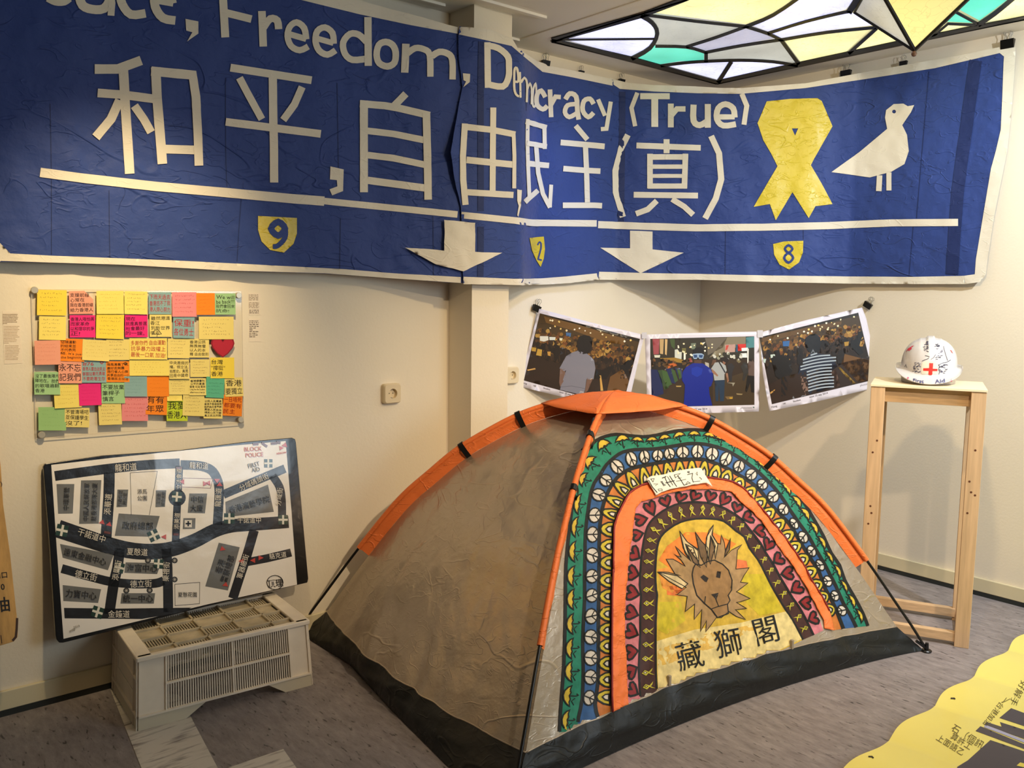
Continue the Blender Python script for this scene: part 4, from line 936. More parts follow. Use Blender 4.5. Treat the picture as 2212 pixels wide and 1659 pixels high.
# loop at the door's foot
for (u, v, w_, h_) in ((1443, 1470, 10, 26), (1708, 1392, 16, 14)):
    p, n = FS.hit(u, v)
    if p is not None: MB().box(tuple(p+n*.006-np.array([.006, .006, .018])), tuple(p+n*.006+np.array([.006, .006, .018]))).build('zip_pull', mat('grey_webbing', (150, 138, 120), .8), tent, bevel=.002)

# ================================================================== LEFT WALL: NOTES ON A CLEAR SHEET
WL = PlaneSurf((0, YL, 0), (0, -1, 0))
kn = crop(0, 600, .27125)
def quad_px(k, pts): return k(pts)
acry = thing('acrylic_sheet', 'clear acrylic sheet on four round standoffs carrying rows of sticky notes', 'sign board', tuple(ony(300, 780, YL-.008)))
AS = PlaneSurf((0, YL-.010, 0), (0, -1, 0)); cor = [AS.hit(*p)[0] for p in kn([(252, 92), (1925, 108), (1940, 1155), (290, 1280)])]
m_ac = bpy.data.materials.new('clear_acrylic'); m_ac.use_nodes = True
def acr():
    N = m_ac.node_tree.nodes; L = m_ac.node_tree.links; N.remove(N['Principled BSDF'])
    t_ = N.new('ShaderNodeBsdfTransparent'); t_.inputs[0].default_value = (.995, .995, .99, 1); g = N.new('ShaderNodeBsdfGlossy'); g.inputs[1].default_value = .08; f = N.new('ShaderNodeLayerWeight'); f.inputs[0].default_value = .03
    x = N.new('ShaderNodeMixShader'); L.new(f.outputs['Facing'], x.inputs[0]); x.inputs[0].default_value = .03; L.remove(x.inputs[0].links[0]); L.new(t_.outputs[0], x.inputs[1]); L.new(g.outputs[0], x.inputs[2]); L.new(x.outputs[0], N['Material Output'].inputs[0])
acr()
MB().prism([tuple(c) for c in cor], (0, .003, 0)).build('sheet', m_ac, acry)
M_ACE = mat('milky_acrylic_edge', (214, 200, 176), .4)
for a, b in ((0, 1), (1, 2), (2, 3), (3, 0)): MB().tube([tuple(cor[a]+np.array([0, .001, 0])), tuple(cor[b]+np.array([0, .001, 0]))], .0012, 4).build('sheet_edge', M_ACE, acry)
M_STD = mat('satin_standoff', (205, 196, 176), .35, metal=.5)
for p in kn([(273, 98), (1897, 140), (1915, 1130), (330, 1250)]):
    c = AS.hit(*p)[0]; MB().lathe([(.001, -.008), (.010, -.008), (.0115, -.006), (.0115, 0), (.008, .0), (.008, .010)], 16, tuple(c), 'y').build('standoff', M_STD, acry, smooth=False)
Y1, Y2, Y3, PK, MG, OR_, BL_, MT, TL_, LM, SA, HR = (246, 218, 82), (246, 226, 118), (240, 220, 132), (238, 146, 148), (238, 52, 132), (250, 142, 44), (140, 176, 178), (166, 208, 150), (98, 186, 150), (196, 214, 58), (240, 166, 140), (188, 48, 66)
KB, KR, KF, KG = (40, 34, 40), (190, 50, 60), (206, 178, 90), (120, 96, 70)
NOTES = [
 (295, 97, 530, 300, Y1, 'bright yellow sticky note with faint writing, first in the top row', None, KG, 1), (550, 105, 748, 288, SA, 'salmon sticky note with bent corner and dark writing in top row', ['支援前線', '心常在', '我在香港前線', '給力香港人'], KB, -1),
 (768, 105, 985, 288, Y2, 'yellow blank-looking sticky note, third in the top row', None, KF, 0), (990, 108, 1172, 290, Y2, 'yellow sticky note with pale writing left of the blue note in top row', None, KG, 1),
 (1183, 115, 1362, 290, BL_, 'blue sticky note with red writing in the top row', ['下雨天過去', '香港志不了我', '港人齊心努力'], KR, 0), (1370, 115, 1565, 310, PK, 'pink sticky note with faint red lines in the top row', None, KR, 0),
 (1563, 122, 1710, 295, OR_, 'plain orange sticky note between pink and mint notes in top row', None, (214, 120, 40), 0), (1712, 125, 1875, 293, MT, 'mint sticky note reading we will be back at top right', ['We will', 'be back!!!', '我們會回來', '抗命!'], KB, 0),
 (310, 308, 525, 495, Y2, 'pale yellow sticky note, first in the second row', None, KG, 1), (555, 298, 758, 475, MG, 'magenta sticky note with black writing left in second row', ['香港人唔怕黑', '而家革命', '以和理非抗爭', '正!'], KB, 0),
 (765, 290, 985, 485, Y1, 'larger yellow sticky note with faint writing between two magenta notes', None, KG, 2), (995, 295, 1175, 473, MG, 'magenta sticky note right of the larger yellow note in second row', ['現在', '就是真普選', '社會最好', '的一課。'], KB, 0),
 (1190, 290, 1365, 470, Y3, 'pale note with black writing and a small umbrella drawing', ['雖然港道', '香江', '到新世界', '很近'], KB, 0), (1378, 312, 1548, 480, BL_, 'blue sticky note with large red writing in the second row', ['保重!', '各位勇士'], KR, 1),
 (1583, 310, 1860, 490, Y3, 'wide pale note with many faint lines at end of second row', None, KG, 0),
 (275, 500, 480, 692, SA, 'plain salmon sticky note at left of the third row', None, (226, 150, 126), -1), (475, 485, 672, 665, OR_, 'orange sticky note with bold black writing in the third row', ['佔領運動', '的結束並', '不代表完', '結. It\'s just', 'the beginning'], KB, 2),
 (655, 495, 870, 660, Y3, 'pale tilted note right of the bold orange note in third row', None, KF, 3), (845, 490, 1030, 655, Y3, 'pale note left of the wide red-lettered note', None, KG, 0),
 (1030, 482, 1330, 650, Y2, 'wide yellow note with red writing in the third row', ['多謝你們·自由運動', '抗爭暴力政權上', '最後一口氣 加油!'], KR, 0), (1335, 485, 1505, 640, Y3, 'pale note with small faint lines right of the red-lettered note', None, KG, 1),
 (1505, 485, 1665, 635, Y3, 'pale note with black writing beside the red heart', ['香港公民', '無畏無懼', '以人的本', '釋 自由做到'], KB, 0), (1680, 468, 1868, 635, HR, 'dark red heart-shaped note with darker rim', None, (140, 30, 50), 0),
 (465, 665, 650, 840, SA, 'salmon sticky note with two columns of dark characters', ['永不忘', '記我們'], KB, 0), (650, 655, 845, 835, BL_, 'blue sticky note with thick red writing and red lips', ['#76', '香港人要自由民主', '寧願站著死勇敢', '不要跪著生存'], KR, 0),
 (845, 665, 1030, 830, OR_, 'orange sticky note with brown writing right of the blue one with lips', ['晚風清晨了啊,', '最好走無盡', '路行者人心齊', '共享自由的一!!', '香港民主加油'], (84, 60, 30), 0), (1030, 655, 1345, 780, Y2, 'wide plain yellow note below the red-lettered wide note', None, KF, 0),
 (1345, 650, 1505, 805, Y3, 'pale note with dense black writing in the fourth row', ['中央是假的', '權。假立法,', '假歷史。真是', '回是中國奇'], KB, 0), (1515, 650, 1670, 790, Y3, 'pale note with faint grey lines below the heart\'s left side', None, KG, 0),
 (1675, 635, 1865, 800, Y1, 'yellow note with spaced dark characters directly below the heart', ['台灣', '"撐挺"', '香港'], KB, 0), (272, 750, 478, 930, MT, 'mint sticky note with black writing at the left edge', ['沒了最後陣片', '陣地在。我們', '的歌唱遍翻', '香港'], KB, 0),
 (990, 785, 1170, 945, BL_, 'plain greyish blue note above the pink one', None, (120, 156, 160), 0), (1170, 758, 1345, 945, OR_, 'plain orange note right of the plain blue note', None, (226, 124, 34), 0),
 (1345, 810, 1505, 930, Y3, 'pale note with faint lines right of the plain orange note', None, KG, 0), (1505, 800, 1640, 935, Y3, 'pale note with small black writing left of the teal note', ['香港讀書加', '公平的直選', '香港 加油 堅持', 'Long live the Student', 'democracy'], KB, 0),
 (1640, 790, 1785, 955, TL_, 'teal sticky note tilted near the right end', None, (70, 120, 110), 3), (1790, 795, 1935, 945, Y3, 'pale note with five large characters at right edge', ['香港', '要獨立'], KB, -2),
 (430, 848, 645, 1035, Y2, 'large pale yellow tilted note below the salmon note with dark characters', None, KF, -3), (628, 840, 805, 1015, MG, 'plain magenta note near the lower middle', None, (220, 40, 120), -2),
 (808, 835, 995, 1000, MT, 'mint note with bold black writing right of the plain magenta note', ['不要放棄', '筆桿子', '慎言'], KB, 0), (1160, 925, 1330, 1090, OR_, 'orange note with tall black strokes below the plain orange note', ['有有', '年眾'], KB, 2),
 (1330, 925, 1450, 980, Y2, 'small yellow strip above the lime note', None, KF, 0), (970, 945, 1178, 1140, PK, 'large pink note in the bottom row', None, KR, 0),
 (1455, 935, 1625, 1100, Y3, 'pale note with faint lines right of the lime note', None, KG, 2), (1325, 970, 1492, 1140, LM, 'lime green note reading I love Hongkongers in characters', ['我愛', '香港人'], KB, 0),
 (1620, 960, 1770, 1120, Y3, 'pale note with many small black lines left of the bottom orange note', ['公民人民萬歲', '香港不會屈服啊', '我們為社會奉獻', '勇敢人民自由', '得民心天下歸', '真正民主的路'], KB, 1), (1775, 935, 1928, 1100, OR_, 'orange note with red writing at the lower right end', ['一日唔死', '都要有', '民主'], (150, 40, 30), 3),
 (785, 1000, 968, 1170, Y3, 'pale yellow note left of the large pink note', None, KG, -2), (305, 1030, 525, 1215, (158, 200, 132), 'plain green note at the lower left corner', None, (140, 180, 116), 0), (515, 1035, 712, 1190, Y3, 'pale note with black writing in the bottom row beside the green note', ['不管清場吧', '並保護學生', '沒了!'], KB, 1)]
rng = random.Random(5)
for idx, (x0, y0, x1, y1, col, label, txt, ink, rot) in enumerate(NOTES):
    off = .0145+.0006*(idx % 4); NS = PlaneSurf((0, YL-off, 0), (0, -1, 0)); cx, cy = (x0+x1)/2, (y0+y1)/2; hw, hh = (x1-x0)/2, (y1-y0)/2; ra = math.radians(rot); c_, s_ = math.cos(ra), math.sin(ra)
    def wp(x, y): X, Y = x*hw, y*hh; return (cx+X*c_-Y*s_, cy+X*s_+Y*c_)
    if 'heart' in label and 'dark red' in label:
        shp = [(0, -.55), (.2, -.88), (.55, -1), (.9, -.75), (1, -.35), (.85, .1), (.45, .65), (0, 1), (-.45, .65), (-.85, .1), (-1, -.35), (-.9, -.75), (-.55, -1), (-.2, -.88)]
    elif 'bent corner' in label: shp = [(-1, -1), (.25, -1), (.95, -.25), (1, 1), (-1, 1)]
    else: shp = None
    pts3 = []; fs = []
    if shp:
        P = [NS.hit(*kn([wp(*q)])[0])[0] for q in shp]; mbn = MB().prism([tuple(p) for p in P], (0, .0008, 0)); vs, fs = mbn.v, mbn.f
    else:       # a sheet stuck along the top whose foot curls off the board
        n = 5; vs = []
        for j in range(n+1):
            for i in range(3):
                p = NS.hit(*kn([wp(i-1, -1+2*j/n)])[0])[0]; lift_ = (.0015+.004*rng.random()*0+.003*((idx*37 % 7)/7))*(j/n)**2.2; vs.append(tuple(p+np.array([0, -lift_, 0])))
        fs = [(j*3+i, j*3+i+1, (j+1)*3+i+1, (j+1)*3+i) for j in range(n) for i in range(2)]
    note = mesh_obj('sticky_note', vs, fs, M_NOTE, None, cols=[col]*len(fs)); tag(note, label, 'sticky note', 'sticky notes on the clear sheet')
    cvec = centre(note)
    NS2 = PlaneSurf((0, YL-off, 0), (0, -1, 0)); d = Decal(MeshSurf(vs, fs) if not shp else NS2, off=.0004, dl=.0001)
    if txt:
        n = len(txt); lh = 2*hh*.86/n
        for li, s in enumerate(txt):
            yy = -.86+2*.86*(li+.5)/n; wv = min(1.0, len(s)*lh*.95/(2*hw*.9)) if ord(s[0]) > 255 else min(.95, len(s)*.13+.1); X, Y = wp((-.92+wv*.92) if wv < .9 else 0, yy)
            bw = hw*.92*min(1, wv); d.text_box(s, *sum([list(kn([(X-bw, Y-lh*.40)])[0]), list(kn([(X+bw, Y+lh*.40)])[0])], []), ink, rot=rot+rng.uniform(-2, 2), bold=.0 if lh > 30 else .006, layer=1)
        if 'umbrella drawing' in label: d.stroke(kn([wp(-.75, .75), wp(-.5, .4), wp(-.2, .38), wp(.1, .75), wp(-.75, .75)]), 1, ink, 1); d.stroke(kn([wp(-.3, .5), wp(-.3, 1)]), 1, ink, 1)
        if 'lips' in label: d.stroke(kn([wp(.5, -.8), wp(.65, -.9), wp(.8, -.8), wp(.65, -.65)]), 1.2, ink, 1, closed=True)
    elif 'heart' in label and 'dark red' in label:
        d.stroke(kn([wp(x*.93, y*.93) for x, y in shp]), 1.6, (140, 34, 50), 1, closed=True)
    else:       # faint pencil lines of handwriting
        fc = tuple(int(a*.55+b*.45) for a, b in zip(ink, col))
        for li in range(5):
            yy = -.72+li*.32+rng.uniform(-.04, .04); x = -.82+rng.uniform(0, .15); xe = rng.uniform(.3, .85)
            while x < xe:
                q = [wp(x+rng.uniform(0, .09), yy+rng.uniform(-.06, .06)) for _ in range(3)]
                d.stroke(kn(q), .7, fc, 1); x += rng.uniform(.11, .17)
    d.build('handwriting', M_NOTE, note, smooth=False)

# caption papers on the wall
def caption(name_k, quad, lines, label, col, k, grp=None):
    P = [WL.hit(*q)[0] for q in k(quad)]; v = [tuple(p+np.array([0, -.0008, 0])) for p in P]
    o = mesh_obj('caption_paper', v+[tuple(p) for p in P], [(0, 1, 2, 3), (0, 4, 5, 1), (1, 5, 6, 2), (2, 6, 7, 3), (3, 7, 4, 0)], M_PRINT, None, cols=[col]*5)
    tag(o, label, 'caption'); centre(o)
    d = Decal(WL, off=.0012, dl=.0001); r = random.Random(3)
    for x0, x1, y, w_, dark in lines:
        x = x0
        while x < x1:
            e = min(x1, x+r.uniform(6, 26)); d.stroke(k([(x, y), (e, y+r.uniform(-1, 1))]), w_*k.s, dark, 1); x = e+r.uniform(3, 7)
    d.build('printed_text', M_PRINT, o, smooth=False)
kq = crop(0, 640, .09646); gr = (150, 128, 100); g2 = (186, 160, 126)
ls = [(60, 60+r_, y, 17, gr) for y, r_ in zip(range(405, 620, 34), (330, 320, 340, 330, 300, 320, 100))]+[(85, 85+r_, y, 11, g2) for y, r_ in zip(range(672, 1060, 34), (350, 320, 350, 310, 300, 290, 310, 350, 260, 290, 280, 110))]+[(115, 115+r_, y, 11, g2) for y, r_ in zip(range(1108, 1430, 34), (300, 290, 330, 310, 320, 300, 290, 250, 290, 280))]
caption('c', [(55, 330), (430, 330), (500, 1500), (95, 1520)], ls, 'narrow text sheet on the wall left of the sticky notes', (240, 226, 204), kq)
ls = [(1980, 2055, y, 4, gr) for y in range(136, 182, 10)]+[(1982, 2062, y, 4, gr) for y in range(198, 242, 10)]+[(1985, 2060, y, 5, (110, 92, 74)) for y in range(258, 285, 11)]
caption('c', [(1975, 120), (2072, 120), (2075, 295), (1980, 295)], ls, 'small text label right of the notes, the upper of two', (240, 226, 204), kn)
ls = [(1985, 1985+r_, y, 6, (110, 92, 74)) for y, r_ in zip(range(344, 485, 14), (70, 74, 72, 74, 55, 30, 74, 60, 66, 45))]
caption('c', [(1978, 325), (2072, 325), (2078, 510), (1982, 510)], ls, 'small text label right of the notes, the lower of two', (240, 226, 204), kn)

# sockets
M_SOCK = mat('ivory_socket_plastic', (226, 208, 172), .35)
def socket(u, v, surf, label):
    p, n = surf.hit(u, v); s = .043
    T = Matrix.Translation(Vector(p)); o = thing('wall_socket', label, 'socket', tuple(p), 'wall sockets')
    def rr(r, hw, y, n_=6):
        out = []
        for cx, cz, a0 in ((1, 1, 0), (-1, 1, 90), (-1, -1, 180), (1, -1, 270)):
            for k in range(n_): a = math.radians(a0+90*k/(n_-1)); out.append((cx*(hw-r)+r*math.cos(a), y, cz*(hw-r)+r*math.sin(a)))
        return out
    rows = [rr(.012, s, 0), rr(.012, s, -.020), rr(.012, s-.004, -.027)]; circ = [(.0215*math.cos(a), -.027, .0215*math.sin(a)) for a in [math.radians(x) for c0 in (0, 90, 180, 270) for x in np.linspace(c0+2, c0+88, 6)]]
    rows += [circ, [(x, -.010, z) for x, y, z in circ]]
    m_ = MB(T); nn = 24
    m_.add([q for r in rows for q in r], [(i*nn+k, (i+1)*nn+k, (i+1)*nn+(k+1) % nn, i*nn+(k+1) % nn) for i in range(4) for k in range(nn)]+[tuple((4*nn+k) for k in range(nn))])
    m_.build('faceplate', M_SOCK, o)
    for dx in (-.0095, .0095): MB(T).lathe([(.0026, -.0104), (.0026, -.0100), (.001, -.0099)], 10, (dx, 0, 0), 'y').build('pin_hole', M_BLACKP, o)
    for dz in (-.019, .019): MB(T).box((-.004, -.016, dz-.0015), (.004, -.010, dz+.0015)).build('earth_clip', M_WIRE, o)
    return o
socket(842, 849, WL, 'ivory wall socket on the left wall, right of the map board')
socket(1101, 810, PlaneSurf((0, YB, 0), (0, -1, 0)), 'ivory wall socket on the bay wall, half behind the column')

# ================================================================== MAP BOARD
km = crop(80, 930, .28329)
p0, p1 = np.array([0, 3.129, .258]), np.array([0, 3.226, .845]); tg_ = p1-p0; nb = np.cross(tg_, [1, 0, 0])
MS = PlaneSurf(p0, nb)
mb_ = thing('map_board', 'black-edged map board under clear film, leaning on the wall on a crate', 'map board', tuple(MS.hit(385, 1160)[0]))
out_ = km([(62, 252), (500, 190), (1090, 150), (1600, 85), (1945, 55), (1968, 65), (1975, 90), (2020, 600), (2069, 1130), (2062, 1160), (1500, 1290), (900, 1440), (560, 1530), (200, 1618), (170, 1618), (150, 1595), (142, 1560), (100, 900), (48, 275)])
P = [MS.hit(*q)[0] for q in out_]; nn_ = MS.n
MB().prism([tuple(p) for p in P], tuple(-nn_*.016)).build('board', mat('black_film_wrapped_board', (16, 16, 17), .22, bump=.0012, bscale=14, coat=.4), mb_, bevel=.002)
dm = Decal(MS, off=.0006, dl=.00022, step=30)
RD = (30, 29, 30); GY = (112, 112, 110); WH = (240, 234, 226); TX = (222, 214, 200)
dm.poly(km([(108, 262), (600, 205), (1090, 155), (1500, 115), (1895, 80), (1940, 620), (1982, 1175), (1300, 1325), (700, 1470), (202, 1588), (150, 900)]), WH, 0)
def road(pts, w_, sm=4): dm.stroke(smooth_path(km(pts), sm), (w_[0]*km.s, w_[1]*km.s) if isinstance(w_, tuple) else w_*km.s, RD, 1, step=25)
road([(135, 347), (500, 297), (800, 265), (1088, 250)], 75); road([(1093, 262), (1230, 268), (1325, 300), (1372, 370), (1388, 450), (1385, 560), (1375, 720)], 72)
road([(550, 320), (547, 500), (525, 820)], 84, 2); road([(1085, 270), (1078, 400), (1064, 650), (1056, 850)], 58, 2)
dm.disc(*km([(1068, 513)])[0], 66*km.s, 64*km.s, RD, 1, n=20)
road([(160, 748), (350, 812), (560, 880), (740, 918), (900, 922), (1040, 900), (1200, 842), (1350, 765), (1480, 728), (1650, 716), (1918, 697)], (138, 92))
road([(1420, 488), (1650, 390), (1890, 290)], 66, 2); road([(1795, 345), (1848, 430), (1865, 530), (1868, 670)], 62)
road([(1655, 760), (1600, 950), (1550, 1100), (1492, 1280)], 72, 2); road([(1600, 1003), (1750, 975), (1937, 930)], 62, 2)
road([(630, 900), (612, 1050), (585, 1160), (550, 1400)], 80, 2); road([(985, 900), (995, 1050), (1000, 1385)], 75, 2)
road([(188, 1052), (400, 1112), (560, 1152), (740, 1170), (900, 1165), (965, 1145)], 68); dm.poly(km([(205, 1352), (600, 1358), (1180, 1350), (1100, 1385), (800, 1437), (210, 1432)]), RD, 1)
for p in ([(148, 408), (284, 408), (272, 633), (160, 635)], [(335, 380), (490, 378), (470, 710), (320, 712)], [(622, 632), (935, 652), (890, 810), (592, 803)], [(612, 450), (695, 450), (685, 582), (605, 585)], [(905, 455), (985, 455), (975, 582), (902, 585)], [(1160, 480), (1297, 480), (1280, 632), (1148, 628)],
          [(1115, 668), (1208, 668), (1205, 750), (1110, 752)], [(1435, 545), (1760, 412), (1805, 620), (1440, 660)], [(175, 865), (585, 945), (540, 1065), (195, 970)], [(675, 1005), (945, 1010), (915, 1095), (665, 1085)], [(195, 1178), (488, 1210), (465, 1315), (200, 1300)], [(645, 1240), (900, 1240), (890, 1320), (635, 1320)], [(1385, 855), (1545, 890), (1455, 1220), (1282, 1188)]):
    dm.poly(km(p), GY, 1)
dm.poly(km([(1125, 683), (1180, 683), (1180, 738), (1125, 738)]), (228, 222, 212), 2)
dm.stroke(km([(1152, 690), (1152, 730)]), 12*km.s, RD, 3); dm.stroke(km([(1132, 710), (1172, 710)]), 12*km.s, RD, 3)
for p in ([(710, 322), (917, 310), (855, 645)], [(710, 322), (718, 645)], [(1050, 1172), (1240, 1157), (1238, 1320), (1052, 1335), (1050, 1172)]): dm.stroke(km(p), 1.0, (60, 56, 52), 2)
dm.stroke(km([(1110, 362), (1340, 368), (1322, 440), (1102, 430), (1110, 362)]), 1.0, (120, 60, 52), 2)
for cx, cy, r_, ro in ((190, 762, 44, 12), (1762, 250, 32, 0), (1065, 505, 38, 5), (1465, 670, 40, 0), (1875, 680, 36, 0), (888, 800, 40, -25), (925, 1015, 36, 5), (625, 1045, 38, 15), (460, 1385, 42, 18)):
    a = math.radians(ro); R2 = lambda x, y: (cx+(x*math.cos(a)-y*math.sin(a))*r_, cy+(x*math.sin(a)+y*math.cos(a))*r_)
    dm.poly(km([R2(-1, -1), R2(1, -1), R2(1, 1), R2(-1, 1)]), (34, 62, 48), 4)
    dm.stroke(km([R2(0, -.98), R2(0, .98)]), r_*.42*km.s, (226, 222, 208), 5); dm.stroke(km([R2(-.98, 0), R2(.98, 0)]), r_*.42*km.s, (226, 222, 208), 6)
for cx, cy in ((845, 990), (1048, 990), (1048, 1135), (680, 1220), (858, 1218)):
    c = km([(cx, cy)])[0]; dm.disc(*c, 6.6, 6.2, (52, 50, 48), 4)
    for a in range(0, 180, 45): dx, dy = 4*math.cos(math.radians(a)), 4*math.sin(math.radians(a)); dm.stroke([(c[0]-dx, c[1]-dy), (c[0]+dx, c[1]+dy)], .8, (190, 184, 174), 5+a//45)
for cx, cy, ro in ((1107, 390, 180), (1278, 405, 0), (1306, 400, 180), (1370, 380, 90), (1390, 412, 270), (495, 700, 45), (548, 715, 45), (970, 810, 60), (1412, 902, 20), (1560, 995, 180), (1648, 990, 180), (1700, 970, 0), (1435, 1175, 40), (1888, 112, 45)):
    a = math.radians(ro); dm.poly(km([(cx+26*math.cos(a+k*2.094), cy+22*math.sin(a+k*2.094)) for k in range(3)]), (196, 66, 52), 9)
dm.poly(km([(1845, 118), (1880, 130), (1850, 152)]), (206, 70, 56), 9); dm.text('ARROW', *km([(1862, 172)])[0], 6, (206, 70, 56), -8, .01, 9)
for cx, cy, w_, ro in ((1665, 103, 44, -5), (1732, 108, 50, 35), (1805, 98, 48, -5), (1840, 92, 30, 10), (1080, 285, 46, 0), (1058, 792, 40, 0), (535, 778, 50, 10)):
    a = math.radians(ro); dx, dy = math.cos(a)*w_/2, math.sin(a)*w_/2; dm.stroke(km([(cx-dx, cy-dy), (cx+dx, cy+dy)]), 18*km.s, (104, 52, 40), 9)
dx_ = Decal(MS, off=.0032, dl=.0002)
def mt(s, cx, cy, sz, rot=0, col=TX, b=.003, asp=.92):
    q = Decal(MS, off=.0032); q.text(s, *km([(cx, cy)])[0], sz*km.s*1.05, col, rot, b, 1, asp=asp); q.build('lettering', M_FILM, mb_, smooth=False)
mt('龍和道', 675, 280, 60, -4, asp=.9); mt('龍和道', 1232, 268, 52, 4, asp=.9)
mt('添華道', 538, 562, 56, -86); mt('立法會道', 1078, 368, 42, -88); mt('添美道', 1063, 690, 44, -87); mt('龍匯道', 1378, 510, 50, -87)
mt('干諾道中', 415, 800, 58, 17); mt('干諾道中', 1615, 682, 50, 0, asp=.88); mt('分域碼頭街', 1650, 392, 50, -24); mt('分域街', 1842, 505, 48, -82)
mt('夏慤道', 762, 925, 56, 3); mt('德立街', 372, 1105, 60, 12); mt('德立街', 790, 1168, 58, -2); mt('添馬街', 605, 1065, 54, -80); mt('樂禮街', 982, 1075, 52, -87); mt('金鐘道', 622, 1398, 58, 0)
mt('駱克道', 1833, 952, 46, -8); mt('軍器廠街', 1565, 1035, 50, -73)
KD = (38, 36, 36)
mt('中環軍營', 222, 520, 46, -88, KD, .004); mt('中國人民解放軍', 375, 545, 43, -88, KD, .004); mt('駐香港部隊大廈', 435, 545, 43, -88, KD, .004)
mt('政府總部', 765, 725, 62, 2, KD, .004); mt('添馬', 800, 465, 40, 0, (60, 56, 52), .004); mt('公園', 800, 515, 40, 0, (60, 56, 52), .004); mt('行政長官', 632, 518, 32, -85, KD, .002); mt('辦公室', 668, 520, 32, -85, KD, .002); mt('立法會', 925, 520, 30, -85, KD, .002); mt('綜合大樓', 960, 520, 28, -85, KD, .002)
mt('中信', 1222, 525, 52, 0, KD, .004); mt('大廈', 1215, 592, 52, 0, KD, .004); mt('香港演藝學院', 1615, 565, 56, -16, KD, .004); mt('遠東金融中心', 365, 962, 58, 15, KD, .004); mt('海富中心', 800, 1048, 60, 1, KD, .004)
mt('力寶中心', 335, 1250, 62, 6, KD, .004); mt('統一中心', 768, 1280, 60, 0, KD, .004); mt('香港', 1395, 1035, 58, -72, KD, .004); mt('警察總部', 1450, 1055, 56, -72, KD, .004); mt('夏慤花園', 1145, 1250, 38, 0, (44, 42, 40), .006)
mt('頂理', 1815, 1165, 62, -6, (24, 22, 22), .008)
dx_.stroke([(c[0], c[1]) for c in km([(1812+62*math.cos(a), 1158+54*math.sin(a)) for a in np.linspace(0, 2*math.pi, 17)[:-1]])], 1.5, (24, 22, 22), 1, closed=True)
mt('BLOCK', 1645, 140, 42, -3, (196, 66, 52), .008, .95); mt('POLICE', 1655, 185, 42, -4, (196, 66, 52), .008, .95); mt('FIRST', 1650, 262, 46, -14, KD, .004, .8); mt('AID', 1665, 298, 44, -10, KD, .004, .85)
mt('2014', 300, 1495, 26, -20, (120, 112, 100), 0); mt('map', 270, 1525, 30, -30, (120, 112, 100), 0)
dm.build('printed_map', M_FILM, mb_, smooth=False); dx_.build('ring', M_FILM, mb_, smooth=False)

# ================================================================== CRATE (upside down)
cr0 = onz(298, 1580); cr1 = onz(663, 1482)
ux = np.array([*(cr1-cr0)[:2], 0]); ux /= np.linalg.norm(ux); uy = np.array([-ux[1], ux[0], 0])
fl_c = cr0; TC = Matrix(((ux[0], uy[0], 0, fl_c[0]), (ux[1], uy[1], 0, fl_c[1]), (0, 0, 1, 0), (0, 0, 0, 1)))
CW, CD, CH = .60, .37, .247
M_CR = mat('off_white_crate_plastic', (240, 228, 208), .45, bump=.0006, bscale=30, var=.10, vscale=9)
M_CRD = mat('dusty_crate_plastic', (190, 176, 148), .7, bump=.0008, bscale=60, var=.3, vscale=16)
crate = thing('plastic_crate', 'upturned off-white slatted plastic crate on the floor holding the map board', 'crate', tuple((TC @ Vector((CW/2, CD/2, 0)))))
tp = .012
def face_pts(f, x, z, d=0):
    """point on a leaning side face: f = front/back/left/right, x along it, z up, d outwards"""
    k = tp*(z/CH)
    if f == 'front': return (x*(CW-2*k)/CW+k, k-d, z)
    if f == 'back': return (x*(CW-2*k)/CW+k, CD-k+d, z)
    if f == 'left': return (k-d, x*(CD-2*k)/CD+k, z)
    return (CW-k+d, x*(CD-2*k)/CD+k, z)
def fbox(mb, f, x0, x1, z0, z1, d0, d1):
    v = [face_pts(f, x, z, d) for d in (d0, d1) for x, z in ((x0, z0), (x1, z0), (x1, z1), (x0, z1))]
    mb.add(v, [(0, 1, 2, 3), (7, 6, 5, 4), (0, 4, 5, 1), (1, 5, 6, 2), (2, 6, 7, 3), (3, 7, 4, 0)])
def fpoly(mb, f, pts, d0, d1):
    n = len(pts); v = [face_pts(f, x, z, d) for d in (d0, d1) for x, z in pts]
    mb.add(v, [tuple(range(n)), tuple(range(2*n-1, n-1, -1))]+[(i, n+i, n+(i+1) % n, (i+1) % n) for i in range(n)])
for f, W in (('front', CW), ('back', CW)):
    for xa_, xb_ in ((0, .088), (W-.075, W)):
        w_ = MB(TC); fbox(w_, f, xa_, xb_, .045, CH-.004, -.002, 0); w_.build('side_panel', M_CR, crate)
    r = MB(TC)
    for x in (0, .088, .315, W-.075, W-.004): fbox(r, f, x-.002 if x else 0, x+.004, .045, CH-.004, -.002, .006)
    for z in (.044, .136): fbox(r, f, .086 if z > .1 else 0, W-.072 if z > .1 else W, z, z+.006, -.002, .009)
    r.build('rib', M_CR, crate)
    for xa, xb in ((.094, .313), (.321, W-.077)):
        for za, zb in ((.050, .134), (.144, CH-.012)):
            g_ = MB(TC); n = 27 if xa < .2 else 25
            for i in range(n):
                x = xa+(xb-xa)*(i+.5)/n; fbox(g_, f, x-.0019, x+.0019, za, zb, -.004, -.0005)
            stuff(g_.build('grille', M_CR, crate))
    for q_ in ([(0, .0), (.150, .0), (.225, .045), (0, .045)], [(W-.165, .045), (W-.100, .0), (W, 0), (W, .045)]):
        b = MB(TC); fpoly(b, f, q_, -.001, .0035); b.build('rim_foot', mat('thin_translucent_crate_rim', (208, 198, 174), .4, bump=.0004), crate)
